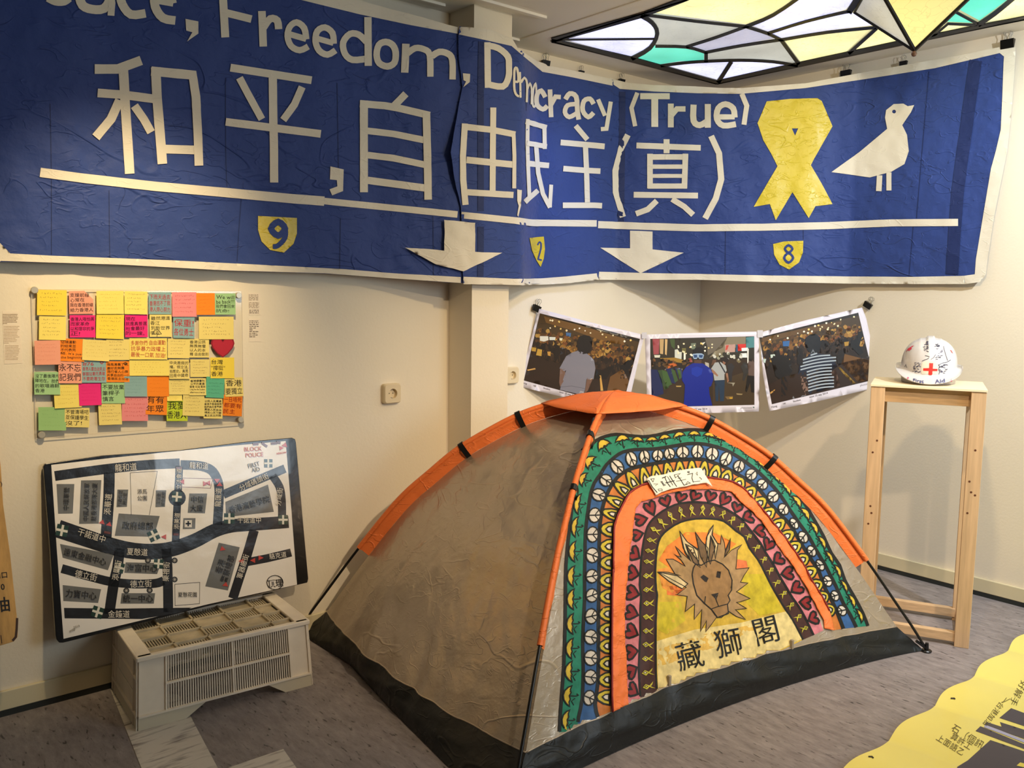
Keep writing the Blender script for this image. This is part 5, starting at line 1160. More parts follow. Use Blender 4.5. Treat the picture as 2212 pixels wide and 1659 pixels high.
for f in ('left', 'right'):
    W = CD; w_ = MB(TC); fbox(w_, f, 0, W, .045, .105, -.002, 0); fbox(w_, f, 0, .06, .105, CH-.004, -.002, 0); fbox(w_, f, W-.06, W, .105, CH-.004, -.002, 0); fbox(w_, f, .06, W-.06, .165, CH-.004, -.002, 0); fbox(w_, f, .06, W-.06, .105, .165, -.006, -.003)
    w_.build('side_panel', M_CR, crate)
    r = MB(TC)
    for z in (.044, .165): fbox(r, f, 0, W, z, z+.006, -.002, .007)
    for x in (0, .05, W-.05, W-.004): fbox(r, f, x, x+.004, .0, CH-.004, -.002, .006)
    r.build('rib', M_CR, crate)
    b = MB(TC); fpoly(b, f, [(0, 0), (W, 0), (W, .045), (0, .045)], -.001, .0035); b.build('rim_foot', MATS['thin_translucent_crate_rim'], crate)
k = tp
t_ = MB(TC); X0, X1, Y0_, Y1_ = k-.004, CW-k+.004, k-.006, CD-k+.004; z0, z1 = CH-.010, CH
for a, b in (((X0, Y0_, z0), (X1, Y0_+.016, z1)), ((X0, Y1_-.016, z0), (X1, Y1_, z1)), ((X0, Y0_, z0), (X0+.045, Y1_, z1)), ((X1-.045, Y0_, z0), (X1, Y1_, z1))): t_.box(a, b)
t_.box((X0-.004, Y0_-.006, CH-.016), (X1+.004, Y0_+.004, CH)); t_.box((X0-.006, Y0_-.004, CH-.016), (X0+.004, Y1_, CH)); t_.box((X1-.004, Y0_-.004, CH-.016), (X1+.006, Y1_, CH)); t_.build('top_rim', M_CR, crate, bevel=.003)
xs = [X0+.045, .140, .255, .370, .480, X1-.045]; ys = [Y0_+.016, .075, .165, .255, Y1_-.016]
t_ = MB(TC)
for x in xs[1:-1]: t_.box((x-.004, Y0_+.012, CH-.016), (x+.004, Y1_-.012, CH-.004))
for y in ys[1:-1]: t_.box((X0+.04, y-.005, CH-.016), (X1-.04, y+.005, CH-.004))
t_.build('top_rib', M_CRD, crate, bevel=.0015)
pl = MB(TC); gg = MB(TC)
for i in range(5):
    for j in range(4):
        xa, xb, ya, yb = xs[i]+.003, xs[i+1]-.003, ys[j]+.003, ys[j+1]-.003
        if (i+j) % 2 == (0): pl.box((xa, ya, CH-.018), (xb, yb, CH-.013))
        else:
            n = max(6, int((xb-xa)/.0085))
            for q in range(n): x = xa+(xb-xa)*(q+.5)/n; gg.box((x-.0024, ya, CH-.018), (x+.0024, yb, CH-.013))
pl.build('top_panel', M_CRD, crate); stuff(gg.build('top_grille', M_CRD, crate))

# ================================================================== PLANK BOARD AT THE LEFT EDGE
bp0, bp1 = np.array([0, 3.10, .255]), np.array([0, 3.235, .95]); PB = PlaneSurf(bp0, np.cross(bp1-bp0, [1, 0, 0]))
M_PLY = mat('weathered_plywood', (206, 160, 92), .6, bump=.0006, bscale=20, var=.25, vscale=5, stretch=(9, 9, 1.2))
plk = thing('plywood_board', 'tan plywood board with black characters leaning on the wall at far left', 'board', tuple(PB.hit(-60, 1200)[0]))
bpx = [(-330, 960), (-5, 950), (2, 1010), (7, 1090), (22, 1197), (33, 1300), (39, 1355), (38, 1376), (30, 1386), (-10, 1398), (-320, 1440)]
P = [PB.hit(*q)[0] for q in bpx]; MB().prism([tuple(p) for p in P], tuple(-PB.n*.012)).build('panel', M_PLY, plk, bevel=.0015)
d = Decal(PB, off=.0006, dl=.0002); 
for s, cx, cy, sz in (('加油', -12, 1308, 34), ('10', 3, 1268, 18), ('口口', 2, 1243, 15), (')', 3, 1046, 12)):
    q = Decal(PB, off=.0008); q.text(s, cx, cy, sz, (24, 20, 18), -6, .015, 0); q.build('lettering', M_PRINT, plk, smooth=False)
d.stroke([(37, 1335), (36, 1358), (34, 1376), (27, 1384)], 5, (70, 44, 26), 1); d.stroke([(2, 1372), (4, 1390)], 1.6, (60, 40, 24), 1)
d.build('scorched_corner', M_PRINT, plk, smooth=False)

# ================================================================== THREE PHOTO PRINTS, TAPED IN A CHAIN
P0_, P3_ = np.array([3.037, 3.445, 0]), np.array([4.385, 2.366, 0]); cv = P3_-P0_; nv = np.array([cv[1], -cv[0], 0]); nv /= np.linalg.norm(nv)
if nv@(O-P0_) < 0: nv = -nv
kL, kC, kR = crop(1110, 650, .13862), crop(1390, 700, .12054), crop(1630, 650, .15073)
class Curl:
    """a paper hung by its top edge: the plane between the two clips, its lower corner standing a little off"""
    def __init__(s, off, f): s.b = PlaneSurf(P0_+nv*off, nv); s.f = f
    def hit(s, u, v):
        p, n = s.b.hit(u, v); k = s.f(u, v)
        if k: p2, n = PlaneSurf(s.b.p+nv*k, nv).hit(u, v); p = p2
        return p, n
def sheet_print(k, paper, pic, off, label, f, bg):
    S = Curl(off, f); d = Decal(S, off=0, step=14); d.poly(k(paper), (222, 218, 232), 0)
    c = np.mean(d.v, axis=0); o = thing('photo_print', label, 'photo', tuple(c), 'photo prints taped in a row')
    mesh_obj('paper', d.v, d.f, M_PAPER, o, smooth=True, cols=d.c, solid=.0006)
    e = Decal(S, off=.0008, dl=.00016, step=9); e.poly(k(pic), bg, 0, step=10); return o, e, S
def clipin(k, pic):
    L_ = [np.array(k(pic), float)]
    return lambda pts: all(inside(np.array(pts, float), L_))
def bokeh(e, k, ok, n, region, cols, rmin, rmax, lay, r, asp=1.0):
    (x0, y0, x1, y1), sl = region
    for i in range(n):
        x = r.uniform(x0, x1); y = r.uniform(y0, y1)+sl*(x-x0); rad = r.uniform(rmin, rmax); c = k([(x, y)])[0]; R_ = rad*k.s; m = 7
        q = [(c[0]+R_*math.cos(a*2*math.pi/m)*r.uniform(.75, 1.15), c[1]+R_*asp*math.sin(a*2*math.pi/m)*r.uniform(.75, 1.15)) for a in range(m)]
        if ok(q): e._put(q, [tuple(range(m))], r.choice(cols), lay+(i % 3))
AMB = [(126, 86, 38), (146, 104, 44), (100, 64, 30), (168, 124, 56), (84, 56, 28), (116, 68, 32), (74, 50, 28), (54, 38, 24), (42, 30, 22), (180, 142, 70), (96, 70, 34)]
DRK = [(30, 22, 18), (44, 32, 24), (24, 18, 16), (58, 40, 26)]
LIT = [(246, 232, 190), (250, 240, 220), (240, 206, 120)]
# --- left print
pic = [(405, 192), (1965, 592), (1690, 1655), (155, 1240)]
oL, e, S = sheet_print(kL, [(395, 122), (1200, 335), (2035, 530), (1760, 1720), (900, 1530), (62, 1328)], pic, .012, 'photo print of a grey-shirted person seen from behind at night, left one', lambda u, v: max(0, (v-700)/170)*max(0, (1390-u)/270)*.03, (44, 30, 22))
ok = clipin(kL, pic); r = random.Random(11)
e.poly(kL([(405, 192), (1965, 592), (1905, 830), (320, 560)]), (70, 52, 28), 1); e.poly(kL([(470, 240), (1000, 370), (1480, 520), (1730, 590), (1720, 680), (1450, 650), (980, 480), (500, 340)]), (112, 80, 40), 2)
e.poly(kL([(420, 196), (1955, 592), (1950, 640), (1740, 580), (1000, 370), (600, 262)]), (34, 28, 22), 2)
bokeh(e, kL, ok, 420, ((290, 420, 1850, 800), .19), AMB, 16, 48, 4, r); bokeh(e, kL, ok, 60, ((1200, 650, 1880, 900), .1), AMB, 20, 44, 5, r)
bokeh(e, kL, ok, 150, ((300, 650, 1820, 840), .22), DRK, 18, 42, 7, r, 1.5); bokeh(e, kL, ok, 24, ((500, 270, 1900, 420), .18), LIT, 10, 18, 10, r)
for p, c in (([(405, 548), (535, 550), (540, 610), (470, 635), (405, 620)], (226, 226, 214)), ([(550, 560), (650, 565), (640, 610), (555, 610)], (220, 226, 220)), ([(710, 575), (760, 580), (750, 620), (712, 615)], (236, 232, 200)), ([(810, 490), (890, 500), (885, 560), (815, 545)], (70, 110, 160)),
             ([(280, 720), (350, 730), (340, 790), (275, 780)], (190, 150, 60)), ([(370, 745), (440, 760), (430, 860), (345, 845)], (196, 156, 66)), ([(520, 790), (575, 790), (570, 860), (530, 850)], (200, 150, 70)),
             ([(640, 680), (700, 690), (700, 880), (640, 960), (625, 850)], (26, 18, 16)), ([(735, 720), (800, 740), (800, 900), (730, 960), (715, 850)], (28, 20, 16)), ([(1660, 1010), (1780, 920), (1860, 930), (1850, 1000), (1720, 1150), (1720, 1220), (1660, 1210)], (20, 17, 18)),
             ([(1280, 1060), (1400, 1080), (1480, 1020), (1560, 1010), (1540, 1060), (1440, 1220), (1260, 1210)], (22, 18, 16)), ([(205, 1070), (330, 1045), (340, 1065), (215, 1090)], (206, 160, 92)), ([(1335, 1160), (1358, 1160), (1392, 1400), (1350, 1400)], (206, 160, 84)),
             ([(1500, 1180), (1700, 1060), (1790, 1250), (1740, 1420), (1450, 1400)], (104, 72, 38)),
             ([(720, 1040), (790, 1060), (810, 1190), (720, 1340), (705, 1270)], (120, 92, 80)), ([(1140, 1200), (1230, 1210), (1150, 1400), (1100, 1440)], (116, 88, 76)),
             ([(1000, 775), (905, 805), (815, 860), (760, 960), (710, 1050), (785, 1095), (815, 1080), (730, 1330), (718, 1385), (1000, 1450), (1090, 1448), (1110, 1370), (1130, 1220), (1240, 1220), (1270, 1050), (1250, 930), (1200, 870), (1140, 820)], (128, 128, 142)),
             ([(1010, 560), (1090, 530), (1180, 545), (1225, 620), (1220, 700), (1180, 800), (1130, 835), (1030, 820), (990, 760), (980, 640)], (22, 20, 24))): e.poly(kL(p), c, 13)
e.stroke(kL([(730, 1340), (900, 1325), (1110, 1365)]), .8, (90, 90, 104), 14); e.build('picture', M_PAPER, oL, smooth=True)
t_ = Decal(S, off=.001); 
for s, x, y, z in (('Hong', 162, 1283, 34), ('HK', 328, 1325, 28), ('Student', 515, 1368, 30), ('west 25 sep 2014', 840, 1452, 32)): t_.text(s, *kL([(x, y)])[0], z*.13862*1.2, (84, 78, 84), 14, .01, 1)
t_.build('printed_caption', M_PAPER, oL, smooth=False)
# --- middle print
pic = [(122, 265), (1985, 218), (1988, 1448), (150, 1490)]
oC, e, S = sheet_print(kC, [(20, 190), (700, 165), (1400, 145), (2065, 135), (2080, 800), (2068, 1568), (1000, 1600), (70, 1610), (45, 800)], pic, .016, 'photo print of a person in a bright blue raincoat with goggles, middle one', lambda u, v: 0.012*max(0, (v-720)/160), (52, 38, 26))
ok = clipin(kC, pic); r = random.Random(21)
for p, c, l in (([(122, 265), (1985, 218), (1985, 620), (122, 640)], (46, 42, 32), 1), ([(160, 268), (285, 265), (275, 540), (180, 545)], (158, 74, 82), 2), ([(290, 270), (365, 270), (350, 540), (295, 530)], (190, 158, 110), 2), ([(385, 270), (430, 275), (415, 560), (385, 540)], (206, 172, 120), 2),
                ([(470, 270), (560, 268), (560, 450), (500, 400)], (62, 82, 44), 2), ([(560, 460), (610, 450), (640, 500), (685, 500), (680, 630), (560, 600)], (206, 210, 200), 3), ([(690, 430), (760, 430), (760, 510), (690, 510)], (112, 106, 60), 2), ([(850, 345), (940, 340), (930, 450), (860, 450)], (110, 122, 104), 2),
                ([(720, 520), (755, 520), (755, 640), (720, 640)], (236, 234, 220), 3), ([(1100, 250), (1500, 235), (1420, 420), (1150, 560), (1140, 400)], (104, 96, 84), 2), ([(1500, 235), (1830, 225), (1830, 350), (1300, 560), (1180, 600)], (130, 120, 98), 2), ([(1040, 340), (1110, 320), (1060, 380)], (226, 226, 216), 3),
                ([(1460, 370), (1640, 360), (1640, 500), (1460, 510)], (186, 150, 140), 3), ([(1480, 380), (1530, 378), (1500, 460), (1465, 470)], (196, 76, 62), 4), ([(1685, 360), (1835, 355), (1832, 470), (1690, 480)], (206, 52, 46), 4), ([(1835, 240), (1983, 225), (1983, 420), (1840, 430)], (76, 132, 138), 3), ([(1655, 370), (1690, 370), (1690, 500), (1655, 500)], (42, 82, 110), 4),
                ([(1755, 430), (1870, 420), (1870, 480), (1760, 485)], (240, 240, 238), 5), ([(1740, 525), (1850, 520), (1855, 600), (1745, 600)], (240, 240, 238), 5), ([(1855, 440), (1885, 440), (1880, 700), (1860, 700)], (226, 226, 220), 5), ([(190, 555), (300, 555), (290, 600), (200, 600)], (216, 214, 196), 4), ([(1550, 550), (1630, 590), (1580, 610), (1550, 600)], (240, 240, 230), 4),
                ([(300, 610), (560, 600), (700, 640), (720, 700), (420, 670), (300, 650)], (150, 116, 42), 4), ([(750, 650), (850, 600), (880, 680), (790, 690)], (140, 60, 44), 4), ([(140, 600), (700, 650), (860, 680), (860, 820), (145, 830)], (34, 28, 24), 3), ([(410, 720), (580, 690), (600, 740), (430, 800)], (190, 96, 40), 5),
                ([(132, 810), (250, 820), (330, 1000), (360, 1250), (148, 1320)], (22, 34, 82), 6), ([(250, 830), (350, 820), (480, 1060), (450, 1140), (380, 1180), (300, 1000)], (50, 72, 44), 6), ([(330, 820), (420, 850), (510, 1080), (420, 1120), (350, 980)], (62, 92, 48), 7), ([(400, 800), (520, 790), (600, 1020), (560, 1070), (500, 1050)], (28, 38, 84), 6), ([(490, 800), (560, 830), (620, 1010), (560, 1050)], (58, 84, 46), 7),
                ([(560, 780), (680, 790), (700, 960), (640, 1000)], (30, 42, 86), 6), ([(600, 800), (660, 830), (680, 960), (640, 990)], (66, 92, 44), 7), ([(150, 1300), (400, 1250), (500, 1080), (720, 1060), (720, 1470), (152, 1480)], (58, 44, 28), 5), ([(580, 1105), (680, 1105), (670, 1125), (590, 1125)], (186, 158, 92), 6), ([(1240, 1050), (1985, 800), (1985, 1445), (1240, 1465)], (66, 52, 34), 2),
                ([(1100, 680), (1170, 700), (1175, 800), (1110, 770)], (176, 170, 158), 5), ([(1240, 640), (1300, 640), (1300, 700), (1210, 740)], (96, 68, 50), 5),
                ([(1280, 690), (1380, 680), (1470, 740), (1490, 830), (1450, 900), (1450, 1000), (1270, 1010), (1250, 880), (1210, 800)], (166, 170, 172), 8), ([(1220, 800), (1270, 840), (1340, 920), (1320, 940), (1230, 870)], (150, 110, 88), 9), ([(1470, 880), (1510, 880), (1530, 1020), (1500, 1050)], (150, 110, 88), 9), ([(1340, 680), (1365, 680), (1470, 860), (1455, 880)], (30, 30, 36), 10), ([(1275, 1010), (1455, 1000), (1440, 1380), (1370, 1385), (1350, 1100), (1340, 1380), (1290, 1380)], (34, 54, 78), 8), ([(1380, 600), (1480, 580), (1535, 640), (1500, 700), (1470, 730), (1420, 690), (1390, 640)], (36, 26, 24), 9), ([(1420, 660), (1475, 690), (1450, 730), (1420, 710)], (140, 98, 76), 10),
                ([(1500, 730), (1580, 700), (1630, 760), (1590, 860), (1580, 1030), (1530, 1020), (1520, 860)], (44, 42, 46), 6), ([(1740, 760), (1800, 680), (1850, 700), (1880, 860), (1800, 1020), (1770, 1000), (1790, 880)], (48, 46, 44), 6), ([(1870, 700), (1900, 620), (1950, 650), (1985, 690), (1985, 930), (1880, 920)], (96, 78, 72), 7), ([(1860, 920), (1985, 930), (1985, 1230), (1930, 1220), (1910, 1050), (1850, 1220), (1820, 1200)], (22, 20, 20), 7), ([(1880, 625), (1940, 620), (1945, 670), (1900, 665)], (28, 22, 20), 8),
                ([(1460, 1300), (1600, 1290), (1600, 1340), (1500, 1350)], (120, 96, 60), 6), ([(1540, 1310), (1600, 1310), (1590, 1340), (1545, 1340)], (190, 150, 46), 7), ([(1660, 1240), (1780, 1250), (1760, 1270), (1670, 1265)], (150, 130, 90), 6), ([(1490, 1050), (1640, 1050), (1600, 1120), (1590, 1070)], (150, 146, 130), 6),
                ([(885, 700), (950, 700), (1060, 705), (1190, 790), (1240, 880), (1248, 1000), (1210, 1110), (1170, 1130), (1180, 1250), (1232, 1460), (718, 1472), (740, 1150), (740, 1090), (690, 1010), (700, 860), (760, 770)], (10, 34, 140), 11), ([(860, 790), (960, 760), (1060, 800), (1040, 900), (960, 950), (860, 900)], (16, 48, 162), 12),
                ([(905, 640), (1040, 640), (1035, 705), (905, 700)], (84, 60, 48), 12), ([(890, 470), (930, 425), (1010, 410), (1080, 450), (1090, 530), (1060, 640), (910, 640), (885, 560)], (22, 20, 22), 13), ([(880, 535), (960, 525), (1040, 525), (1082, 550), (1065, 620), (1000, 625), (975, 590), (950, 625), (900, 625), (882, 590)], (150, 176, 206), 14), ([(895, 550), (960, 550), (960, 600), (905, 605)], (40, 72, 120), 15), ([(990, 550), (1065, 555), (1050, 605), (995, 600)], (40, 72, 120), 15)):
    e.poly(kC(p), c, l)
bokeh(e, kC, ok, 26, ((600, 340, 1240, 560), 0), LIT, 12, 20, 7, r); bokeh(e, kC, ok, 22, ((1250, 520, 1760, 680), 0), [(206, 206, 196), (150, 150, 130), (120, 110, 80)], 16, 34, 4, r); bokeh(e, kC, ok, 60, ((140, 640, 850, 780), 0), [(60, 44, 30), (90, 66, 36), (36, 28, 24), (24, 20, 20), (116, 76, 40)], 14, 34, 5, r)
e.build('picture', M_PAPER, oC, smooth=True)
t_ = Decal(S, off=.001); t_.text('27 sep 2014', *kC([(1030, 1525)])[0], 38*.12054*1.2, (100, 94, 100), -1, .01, 1); t_.text('photonews', *kC([(1845, 1502)])[0], 40*.12054*1.2, (150, 150, 158), -1, 0, 1); t_.poly(kC([(1955, 1482), (1985, 1480), (1982, 1510), (1972, 1500)]), (50, 90, 80), 1)
t_.build('printed_caption', M_PAPER, oC, smooth=False)
# --- right print
pic = [(68, 522), (1485, 168), (1712, 1130), (248, 1480)]
oR, e, S = sheet_print(kR, [(68, 455), (760, 270), (1540, 95), (1600, 250), (1785, 1105), (1780, 1235), (900, 1440), (212, 1580), (120, 1050)], pic, .012, 'photo print of a person in a striped shirt seen from behind, right one', lambda u, v: max(0, (v-720)/160)*max(0, (1760-u)/120)*.012, (38, 27, 19))
ok = clipin(kR, pic); r = random.Random(31)
e.poly(kR([(75, 525), (1485, 170), (1545, 430), (140, 800)]), (66, 50, 28), 1); e.poly(kR([(100, 530), (900, 350), (1250, 290), (1240, 340), (900, 430), (540, 500), (120, 600)]), (96, 70, 38), 2); e.poly(kR([(70, 524), (1485, 170), (1490, 210), (900, 340), (300, 480), (75, 545)]), (34, 28, 22), 2)
bokeh(e, kR, ok, 380, ((90, 600, 1560, 900), -.19), AMB, 14, 42, 4, r); bokeh(e, kR, ok, 130, ((100, 760, 1500, 960), -.18), DRK, 16, 40, 7, r, 1.5); bokeh(e, kR, ok, 22, ((200, 520, 1450, 620), -.25), LIT, 9, 17, 10, r)
for p, c in (([(400, 580), (500, 570), (490, 650), (405, 650)], (50, 100, 160)), ([(225, 770), (290, 760), (290, 800), (230, 820)], (200, 214, 206)), ([(120, 830), (165, 830), (150, 890), (125, 880)], (190, 210, 206)), ([(430, 1080), (1700, 780), (1710, 1128), (250, 1476), (200, 1200)], (46, 30, 20)),
             ([(1290, 760), (1640, 850), (1708, 1128), (1480, 1160), (1240, 900)], (108, 74, 36)), ([(1190, 950), (1225, 950), (1450, 1180), (1400, 1192)], (196, 156, 70)), ([(220, 1310), (290, 1265), (285, 1290), (225, 1335)], (196, 150, 80)),
             ([(290, 720), (350, 705), (370, 780), (440, 800), (520, 860), (540, 1000), (480, 1100), (460, 1350), (380, 1370), (380, 1140), (300, 1080), (240, 850)], (20, 17, 17)), ([(610, 690), (680, 680), (700, 800), (740, 850), (700, 950), (600, 900)], (24, 18, 16)), ([(1200, 720), (1270, 690), (1280, 800), (1270, 900), (1200, 930), (1170, 820)], (28, 20, 16)),
             ([(1475, 440), (1530, 430), (1550, 500), (1520, 560), (1500, 640), (1560, 740), (1500, 780), (1440, 720), (1370, 640), (1380, 570), (1470, 540)], (20, 18, 18)), ([(1280, 590), (1350, 580), (1340, 640), (1290, 650)], (170, 130, 50)),
             ([(660, 1080), (740, 1095), (775, 1330), (715, 1350), (670, 1200)], (128, 100, 86)), ([(1090, 1020), (1160, 980), (1225, 1210), (1150, 1250)], (128, 100, 86)),
             ([(800, 750), (900, 745), (1100, 785), (1150, 880), (1185, 940), (1100, 1000), (1090, 1010), (1140, 1240), (775, 1335), (760, 1200), (730, 1085), (620, 1055), (650, 880), (700, 840)], (22, 30, 50))): e.poly(kR(p), c, 13)
for i in range(13):     # stripes of the shirt
    y = 770+i*46; xl = 800 if i == 0 else (690 if i < 3 else 655 if i < 5 else 745 if i < 8 else 765); xr = 1080 if i < 2 else (1165 if i < 4 else 1105 if i < 8 else 1135)
    sl = -.17; q = [(x, y+40*math.sin((x-xl)/(xr-xl)*math.pi)*-.4+sl*(x-850)+60*(i < 6)*0) for x in np.linspace(xl, xr, 7)]
    q = [(x, yy) for x, yy in q if yy < 1330-(x-770)*.24 and yy > 745]
    if len(q) > 1: e.stroke(kR(q), 19*kR.s, (166, 178, 190), 14)
e.poly(kR([(730, 530), (790, 480), (870, 468), (935, 520), (945, 600), (925, 740), (790, 750), (740, 680), (715, 610)]), (20, 22, 28), 15)
e.build('picture', M_PAPER, oR, smooth=True)
t_ = Decal(S, off=.001)
for s, x, y, z in (('Hong', 282, 1517, 32), ('HK', 428, 1470, 26), ('Student', 605, 1428, 30), ('west 25 sep 2014', 915, 1352, 32), ('photonews', 1600, 1195, 34)): t_.text(s, *kR([(x, y)])[0], z*.15073*1.2, (84, 78, 84) if s != 'photonews' else (160, 156, 164), -13, .01, 1)
t_.build('printed_caption', M_PAPER, oR, smooth=False)
# tape that joins the prints
M_TAPE = mat('clear_glossy_tape', (214, 212, 220), .12, coat=1.0)
for a, b, c in ((kC([(-30, 150)])[0], kC([(60, 260)])[0], 'strip of glossy tape joining the left and middle prints'), (kC([(2040, 110)])[0], kC([(2140, 240)])[0], 'strip of glossy tape joining the middle and right prints')):
    d = Decal(PlaneSurf(P0_+nv*.0205, nv), off=0); d.poly([(a[0], a[1]), (b[0], a[1]), (b[0], b[1]), (a[0], b[1])], (0, 0, 0), 0)
    o = mesh_obj('tape_strip', d.v, d.f, M_TAPE, None, solid=.0004); tag(o, c, 'tape'); centre(o)
clip(1157, 666, PlaneSurf((0, YB-.012, 0), (0, -1, 0)), 1.25, 'black binder clip at the top left corner of the left photo print', 20, 'clips holding the photo prints')
clip(1876, 659, PlaneSurf((XR-.012, 0, 0), (-1, 0, 0)), 1.15, 'dark binder clip at the top right corner of the right photo print', 30, 'clips holding the photo prints')

# ================================================================== WOODEN STAND
wx = np.array([math.cos(math.radians(-65)), math.sin(math.radians(-65))]); A_ = np.array([3.680, 1.452]); B_ = A_-wx*.43; wy = np.array([-wx[1], wx[0]])
SW, SD, SH = .43, .36, 1.076
TS = Matrix(((wx[0], wy[0], 0, B_[0]), (wx[1], wy[1], 0, B_[1]), (0, 0, 1, 0), (0, 0, 0, 1)))
def pine(name, st):
    m = mat(name, (206, 172, 132), .55, bump=.0004, bscale=12, var=.16, vscale=7, stretch=st); return m
M_PV, M_PH = pine('pine_upright_grain', (10, 10, .7)), pine('pine_level_grain', (2, 2, 14))
M_PTOP = mat('birch_plywood_top', (238, 220, 186), .5, bump=.0003, bscale=20, var=.05, vscale=9)
st = thing('wooden_stand', 'tall pine plinth frame with plywood top standing right of the tent', 'stand', tuple(TS @ Vector((SW/2, SD/2, 0))))
tk, wd = .018, .055
M_KNOT = mat('dark_pine_knot', (92, 52, 30), .6)
for x0, x1, y0, y1 in ((0, wd, 0, tk+.014), (SW-wd, SW, 0, tk+.014), (0, wd, SD-tk-.014, SD), (SW-wd, SW, SD-tk-.014, SD)):
    lg = MB(TS).box((x0, y0, 0), (x1, y1, SH-.012)).build('leg', M_PV, st, bevel=.002)
    if y0 == 0:
        r = random.Random(int(x0*100))
        for i in range(5):
            z = .12+r.random()*.85; x = x0+.012+r.random()*(wd-.024); MB(TS).lathe([(.0045, -.0006), (.0035, .001)], 8, (x, y0, z), 'y').build('knot', M_KNOT, lg)
for y0 in (tk+.014, SD-2*tk-.014):
    MB(TS).box((.006, y0, SH-.075), (SW-.006, y0+tk, SH-.030)).build('apron', M_PH, st, bevel=.0015)
for y0 in (.006, SD-.040):
    MB(TS).box((wd-.01, y0, .018), (SW-wd+.01, y0+.032, .056)).build('lower_rail', M_PH, st, bevel=.0015)
for x0 in (.010, SW-.036):
    MB(TS).box((x0, tk+.02, .018), (x0+.024, SD-tk-.02, .050)).build('side_rail', M_PH, st, bevel=.0015); MB(TS).box((x0, tk+.014, SH-.070), (x0+.024, SD-tk-.014, SH-.032)).build('side_rail', M_PH, st, bevel=.0015)
MB(TS).box((-.002, -.004, SH-.010), (SW+.002, SD+.004, SH)).build('plywood_top', M_PTOP, st, bevel=.001)

# ================================================================== HELMET
hp = onz(2004, 831, SH); hd = O-hp; hd[2] = 0; hd /= np.linalg.norm(hd); hx = np.array([-hd[1], hd[0], 0]); 
if hx@_R < 0: hx = -hx
hc = hp-hd*.118; 
TH = Matrix(((hx[0], hd[0], 0, hc[0]), (hx[1], hd[1], 0, hc[1]), (hx[2], hd[2], 1, SH+.001), (0, 0, 0, 1)))
M_HEL = mat('white_helmet_shell', (206, 202, 200), .25, coat=.3, bump=.0003, bscale=20)
hel = thing('safety_helmet', 'white safety helmet with red crosses and black scribbles on the wooden stand', 'helmet', tuple(TH.translation))
def rim(a):     # a = 0 at the front
    c = math.cos(a); s = math.sin(a); z = .038+.030*s*s if c > 0 else .068
    return (.110*s, .128*c if c > 0 else .130*c, z)
rows = []; NA = 72
for i in range(27):
    ph = math.radians(90*i/26); row = []
    for j in range(NA+1):
        a = 2*math.pi*j/NA; x, y, z = rim(a); k = math.cos(ph)**.82; zz = z+(.192-z)*math.sin(ph)**.88
        X, Y = x*k, y*k
        if abs(X) < .0135 and zz > .118: zz += .0075*min(1, (zz-.118)/.02); 
        if .036 < abs(X) < .044 and zz > .10: zz += .002
        row.append(tuple(TH @ Vector((X, Y, zz))))
    rows.append(row)
sm_ = MB().grid(rows); sm_.build('shell', M_HEL, hel, smooth=True)
HS = MeshSurf(sm_.v, sm_.f)
rows = []
for j in range(NA+1):
    a = 2*math.pi*j/NA; x, y, z = rim(a); c = max(0, math.cos(a)); w_ = .016+.032*c**1.3; dx, dy = math.sin(a), math.cos(a)
    rows.append([tuple(TH @ Vector(q)) for q in ((x, y, z+.008), (x, y, z), (x+dx*w_*.4, y+dy*w_*.4, z-.003-.006*c), (x+dx*w_, y+dy*w_, z-.002-.026*c), (x+dx*(w_+.003), y+dy*(w_+.003), z+.008-.036*c), (x+dx*(w_+.001), y+dy*(w_+.001), z+.003-.036*c), (x+dx*w_*.5, y+dy*w_*.5, z-.010-.018*c), (x, y, z-.010-.012*c), (x*.97, y*.97, .0006), (x*.95, y*.95, .0006))])
br = MB().grid(rows); br.build('brim', M_HEL, hel, smooth=True)
BRS = MeshSurf(br.v, br.f)
kh = crop(1920, 720, .08441)
hd_ = Decal(HS, off=.0008, dl=.0003, step=4)
hd_.poly(kh([(835, 1120), (830, 830), (860, 740), (950, 700), (1080, 690), (1200, 715), (1262, 770), (1260, 1150), (1050, 1140)]), (226, 214, 194), 0)
rc_ = lambda p, c: (lambda q: (q.poly(kh(p), c, 0), q.build('red_cross', M_PRINT, hel, smooth=True)))(Decal(HS, off=.0014, step=4))
rc_([(1035, 760), (1135, 765), (1125, 905), (1245, 910), (1240, 968), (1115, 968), (1112, 1095), (1008, 1092), (1020, 965), (880, 958), (885, 895), (1030, 890)], (212, 44, 34))
rc_([(437, 475), (500, 390), (600, 330), (655, 312), (575, 375), (600, 395), (515, 460), (505, 425)], (206, 52, 76)); rc_([(1560, 425), (1600, 440), (1640, 520), (1600, 490)], (222, 110, 104))
hd_.poly(kh([(290, 895), (560, 1000), (820, 1055), (820, 1130), (640, 1110), (420, 1030), (300, 930)]), (160, 150, 160), 1); hd_.poly(kh([(1262, 1065), (1480, 1065), (1620, 1020), (1740, 950), (1730, 1010), (1600, 1110), (1400, 1160), (1262, 1160)]), (160, 152, 162), 1)  # grey bands: shade in the brim gutter, painted onto the shell
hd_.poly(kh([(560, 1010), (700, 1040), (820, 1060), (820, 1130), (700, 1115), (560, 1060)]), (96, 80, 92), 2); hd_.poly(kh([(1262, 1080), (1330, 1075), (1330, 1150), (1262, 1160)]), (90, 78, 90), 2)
r = random.Random(9); IK = (60, 58, 76)
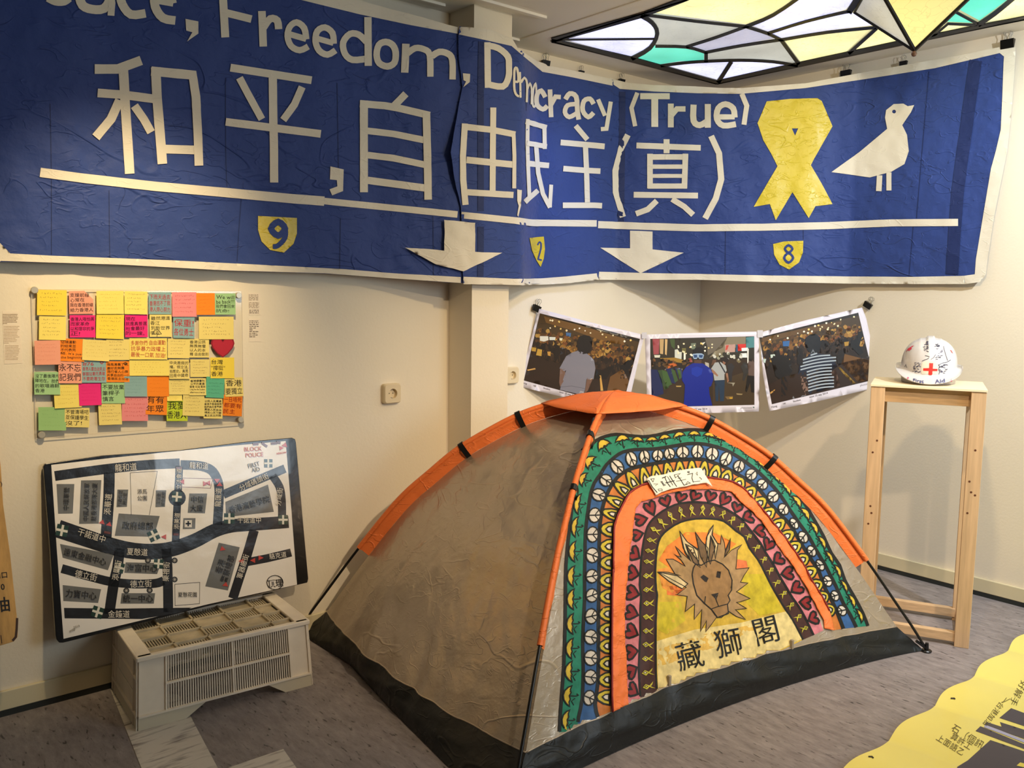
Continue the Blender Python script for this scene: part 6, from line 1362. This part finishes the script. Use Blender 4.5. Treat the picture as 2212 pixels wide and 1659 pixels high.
for x0, y0, x1, y1, n in ((620, 760, 840, 1010, 16), (1255, 790, 1500, 1030, 20), (960, 200, 1005, 470, 11), (1165, 260, 1290, 400, 9), (880, 200, 960, 460, 4), (1180, 560, 1360, 700, 7), (1240, 420, 1400, 560, 4)):
    for i in range(n):
        x, y = r.uniform(x0, x1-40), r.uniform(y0, y1); q = [(x+dx, y+r.uniform(-14, 14)) for dx in (0, 18, 36, 56)]; hd_.stroke(kh(q), r.uniform(.9, 1.4), IK if r.random() < .7 else (90, 88, 110), 2)
for w_, p in ((1.1, [(850, 715), (920, 680), (990, 660), (1030, 625)]), (1.2, [(930, 572), (1000, 585), (1040, 600)]), (1.0, [(1080, 670), (1150, 620), (1200, 540)]), (1.1, [(1270, 810), (1380, 760), (1480, 740), (1580, 680)]), (.9, [(1395, 330), (1420, 440), (1455, 560), (1500, 700)]), (.8, [(410, 860), (440, 800), (465, 880)]), (1.1, [(1260, 800), (1300, 850), (1270, 920), (1300, 980), (1275, 1060)]), (1.0, [(610, 975), (680, 960), (760, 1000), (820, 970)])):
    hd_.stroke(kh(p), w_, IK, 2)
stuff(hd_.build('marks_and_gutter_shade', M_PRINT, hel, smooth=True))
b_ = Decal(BRS, off=.0022, dl=.0003)
for s, x, y, z, rt in (('First', 760, 1222, 92, 8), ('st', 1010, 1270, 100, 2), ('Aid', 1300, 1228, 110, -6)):
    if s != 'st': b_.text(s, *kh([(x, y)])[0], z*.0844*1.15, (72, 76, 120), rt, .02, 1, asp=1.5)
for x, y in ((495, 1150), (1590, 1215)): b_.stroke(kh([(x-26, y), (x+26, y)]), 1.1, (216, 70, 120), 1); b_.stroke(kh([(x, y-26), (x, y+26)]), 1.1, (216, 70, 120), 2)
b_.build('brim_writing', M_PRINT, hel, smooth=True)

# ================================================================== YELLOW PLASTIC SHEET ON THE FLOOR
ys_ = MB(); rows = []; pit = .366
def wave(x, y):
    f = ((x-2.69)/pit) % 1.0; return .004+.017*(math.sin(math.pi*f)**.8)*(.75+.25*noise.noise(Vector((x*2, y*2, 1))))+.002*noise.noise(Vector((x*8, y*8, 4)))
xs_ = np.arange(2.05, 4.30, .0183); yy_ = np.linspace(0, 1.15, 40)
def ye(x): return 1.292+.030*math.sin((x-2.69)/pit*2*math.pi-.6)*.35+.05*(x-2.69)
for x in xs_: rows.append([(x+.10*t, ye(x)-t, wave(x+.0*t, ye(x)-t)) for t in yy_])
ys_.grid(rows)
M_YEL = mat('yellow_glossy_vinyl', (242, 228, 118), .28, coat=.3, bump=.0008, bscale=6)
vin = ys_.build('vinyl_sheet', M_YEL, None, smooth=True); tag(vin, 'yellow plastic sheet with sharp folds and dark print lying on the floor', 'banner'); YS = MeshSurf(ys_.v, ys_.f); centre(vin)
ky = crop(1780, 1350, .1953); dy = Decal(YS, off=.0008, dl=.0004, step=6)
DG = (74, 68, 78)
for p in ([(1940, 1030), (2070, 922), (2212, 975), (2500, 1090), (2500, 1240), (2212, 1120)], [(1775, 1105), (1800, 1075), (1965, 1128), (1945, 1075), (2212, 1160), (2500, 1290), (2500, 1390), (2212, 1262)], [(1675, 1175), (1730, 1122), (2212, 1320), (2500, 1440), (2500, 1500), (2212, 1372)], [(1475, 1570), (1590, 1500), (1840, 1275), (2212, 1400), (2500, 1500), (2500, 1700), (1440, 1700)]): ds = Decal(YS, off=.0008, dl=.0004, step=6); ds.poly(ky(p), DG, 0); ds.build('printed_shape', M_PRINT, vin, smooth=True)
dy.poly(ky([(2130, 1560), (2170, 1525), (2300, 1560), (2300, 1600)]), (240, 222, 92), 2)
dy.stroke(ky([(1775, 1120), (2000, 1205), (2212, 1290), (2500, 1400)]), 30*.1953, (176, 176, 206), 1)
for s, x, y, z, rt in (('好解手', 2150, 760, 90, 118), ('一台港加油', 1900, 960, 72, 128), ('石（個訊', 1590, 1235, 92, 32), ('算許工', 1520, 1290, 80, 32), ('上面語乙', 1400, 1330, 80, 32)): dt = Decal(YS, off=.0016); dt.text(s, *ky([(x, y)])[0], z*.1953*1.1, (80, 72, 30), rt, -.006, 0); dt.build('handwriting', M_PRINT, vin, smooth=True)
dy.stroke(ky([(2060, 820), (2000, 850), (1960, 860)]), 1, (96, 88, 40), 2)
for p in ([(1400, 815), (1440, 815), (1450, 826)], [(490, 1460), (530, 1460), (548, 1478)]):
    dt = Decal(YS, off=.0016); dt.stroke(ky(p), 3.0, (40, 34, 20), 0); dt.build('torn_eyelet', M_PRINT, vin)
dy.build('pale_stripe', M_PRINT, vin, smooth=True)
for ob in bpy.data.objects:
    if '_o' in ob: del ob['_o']
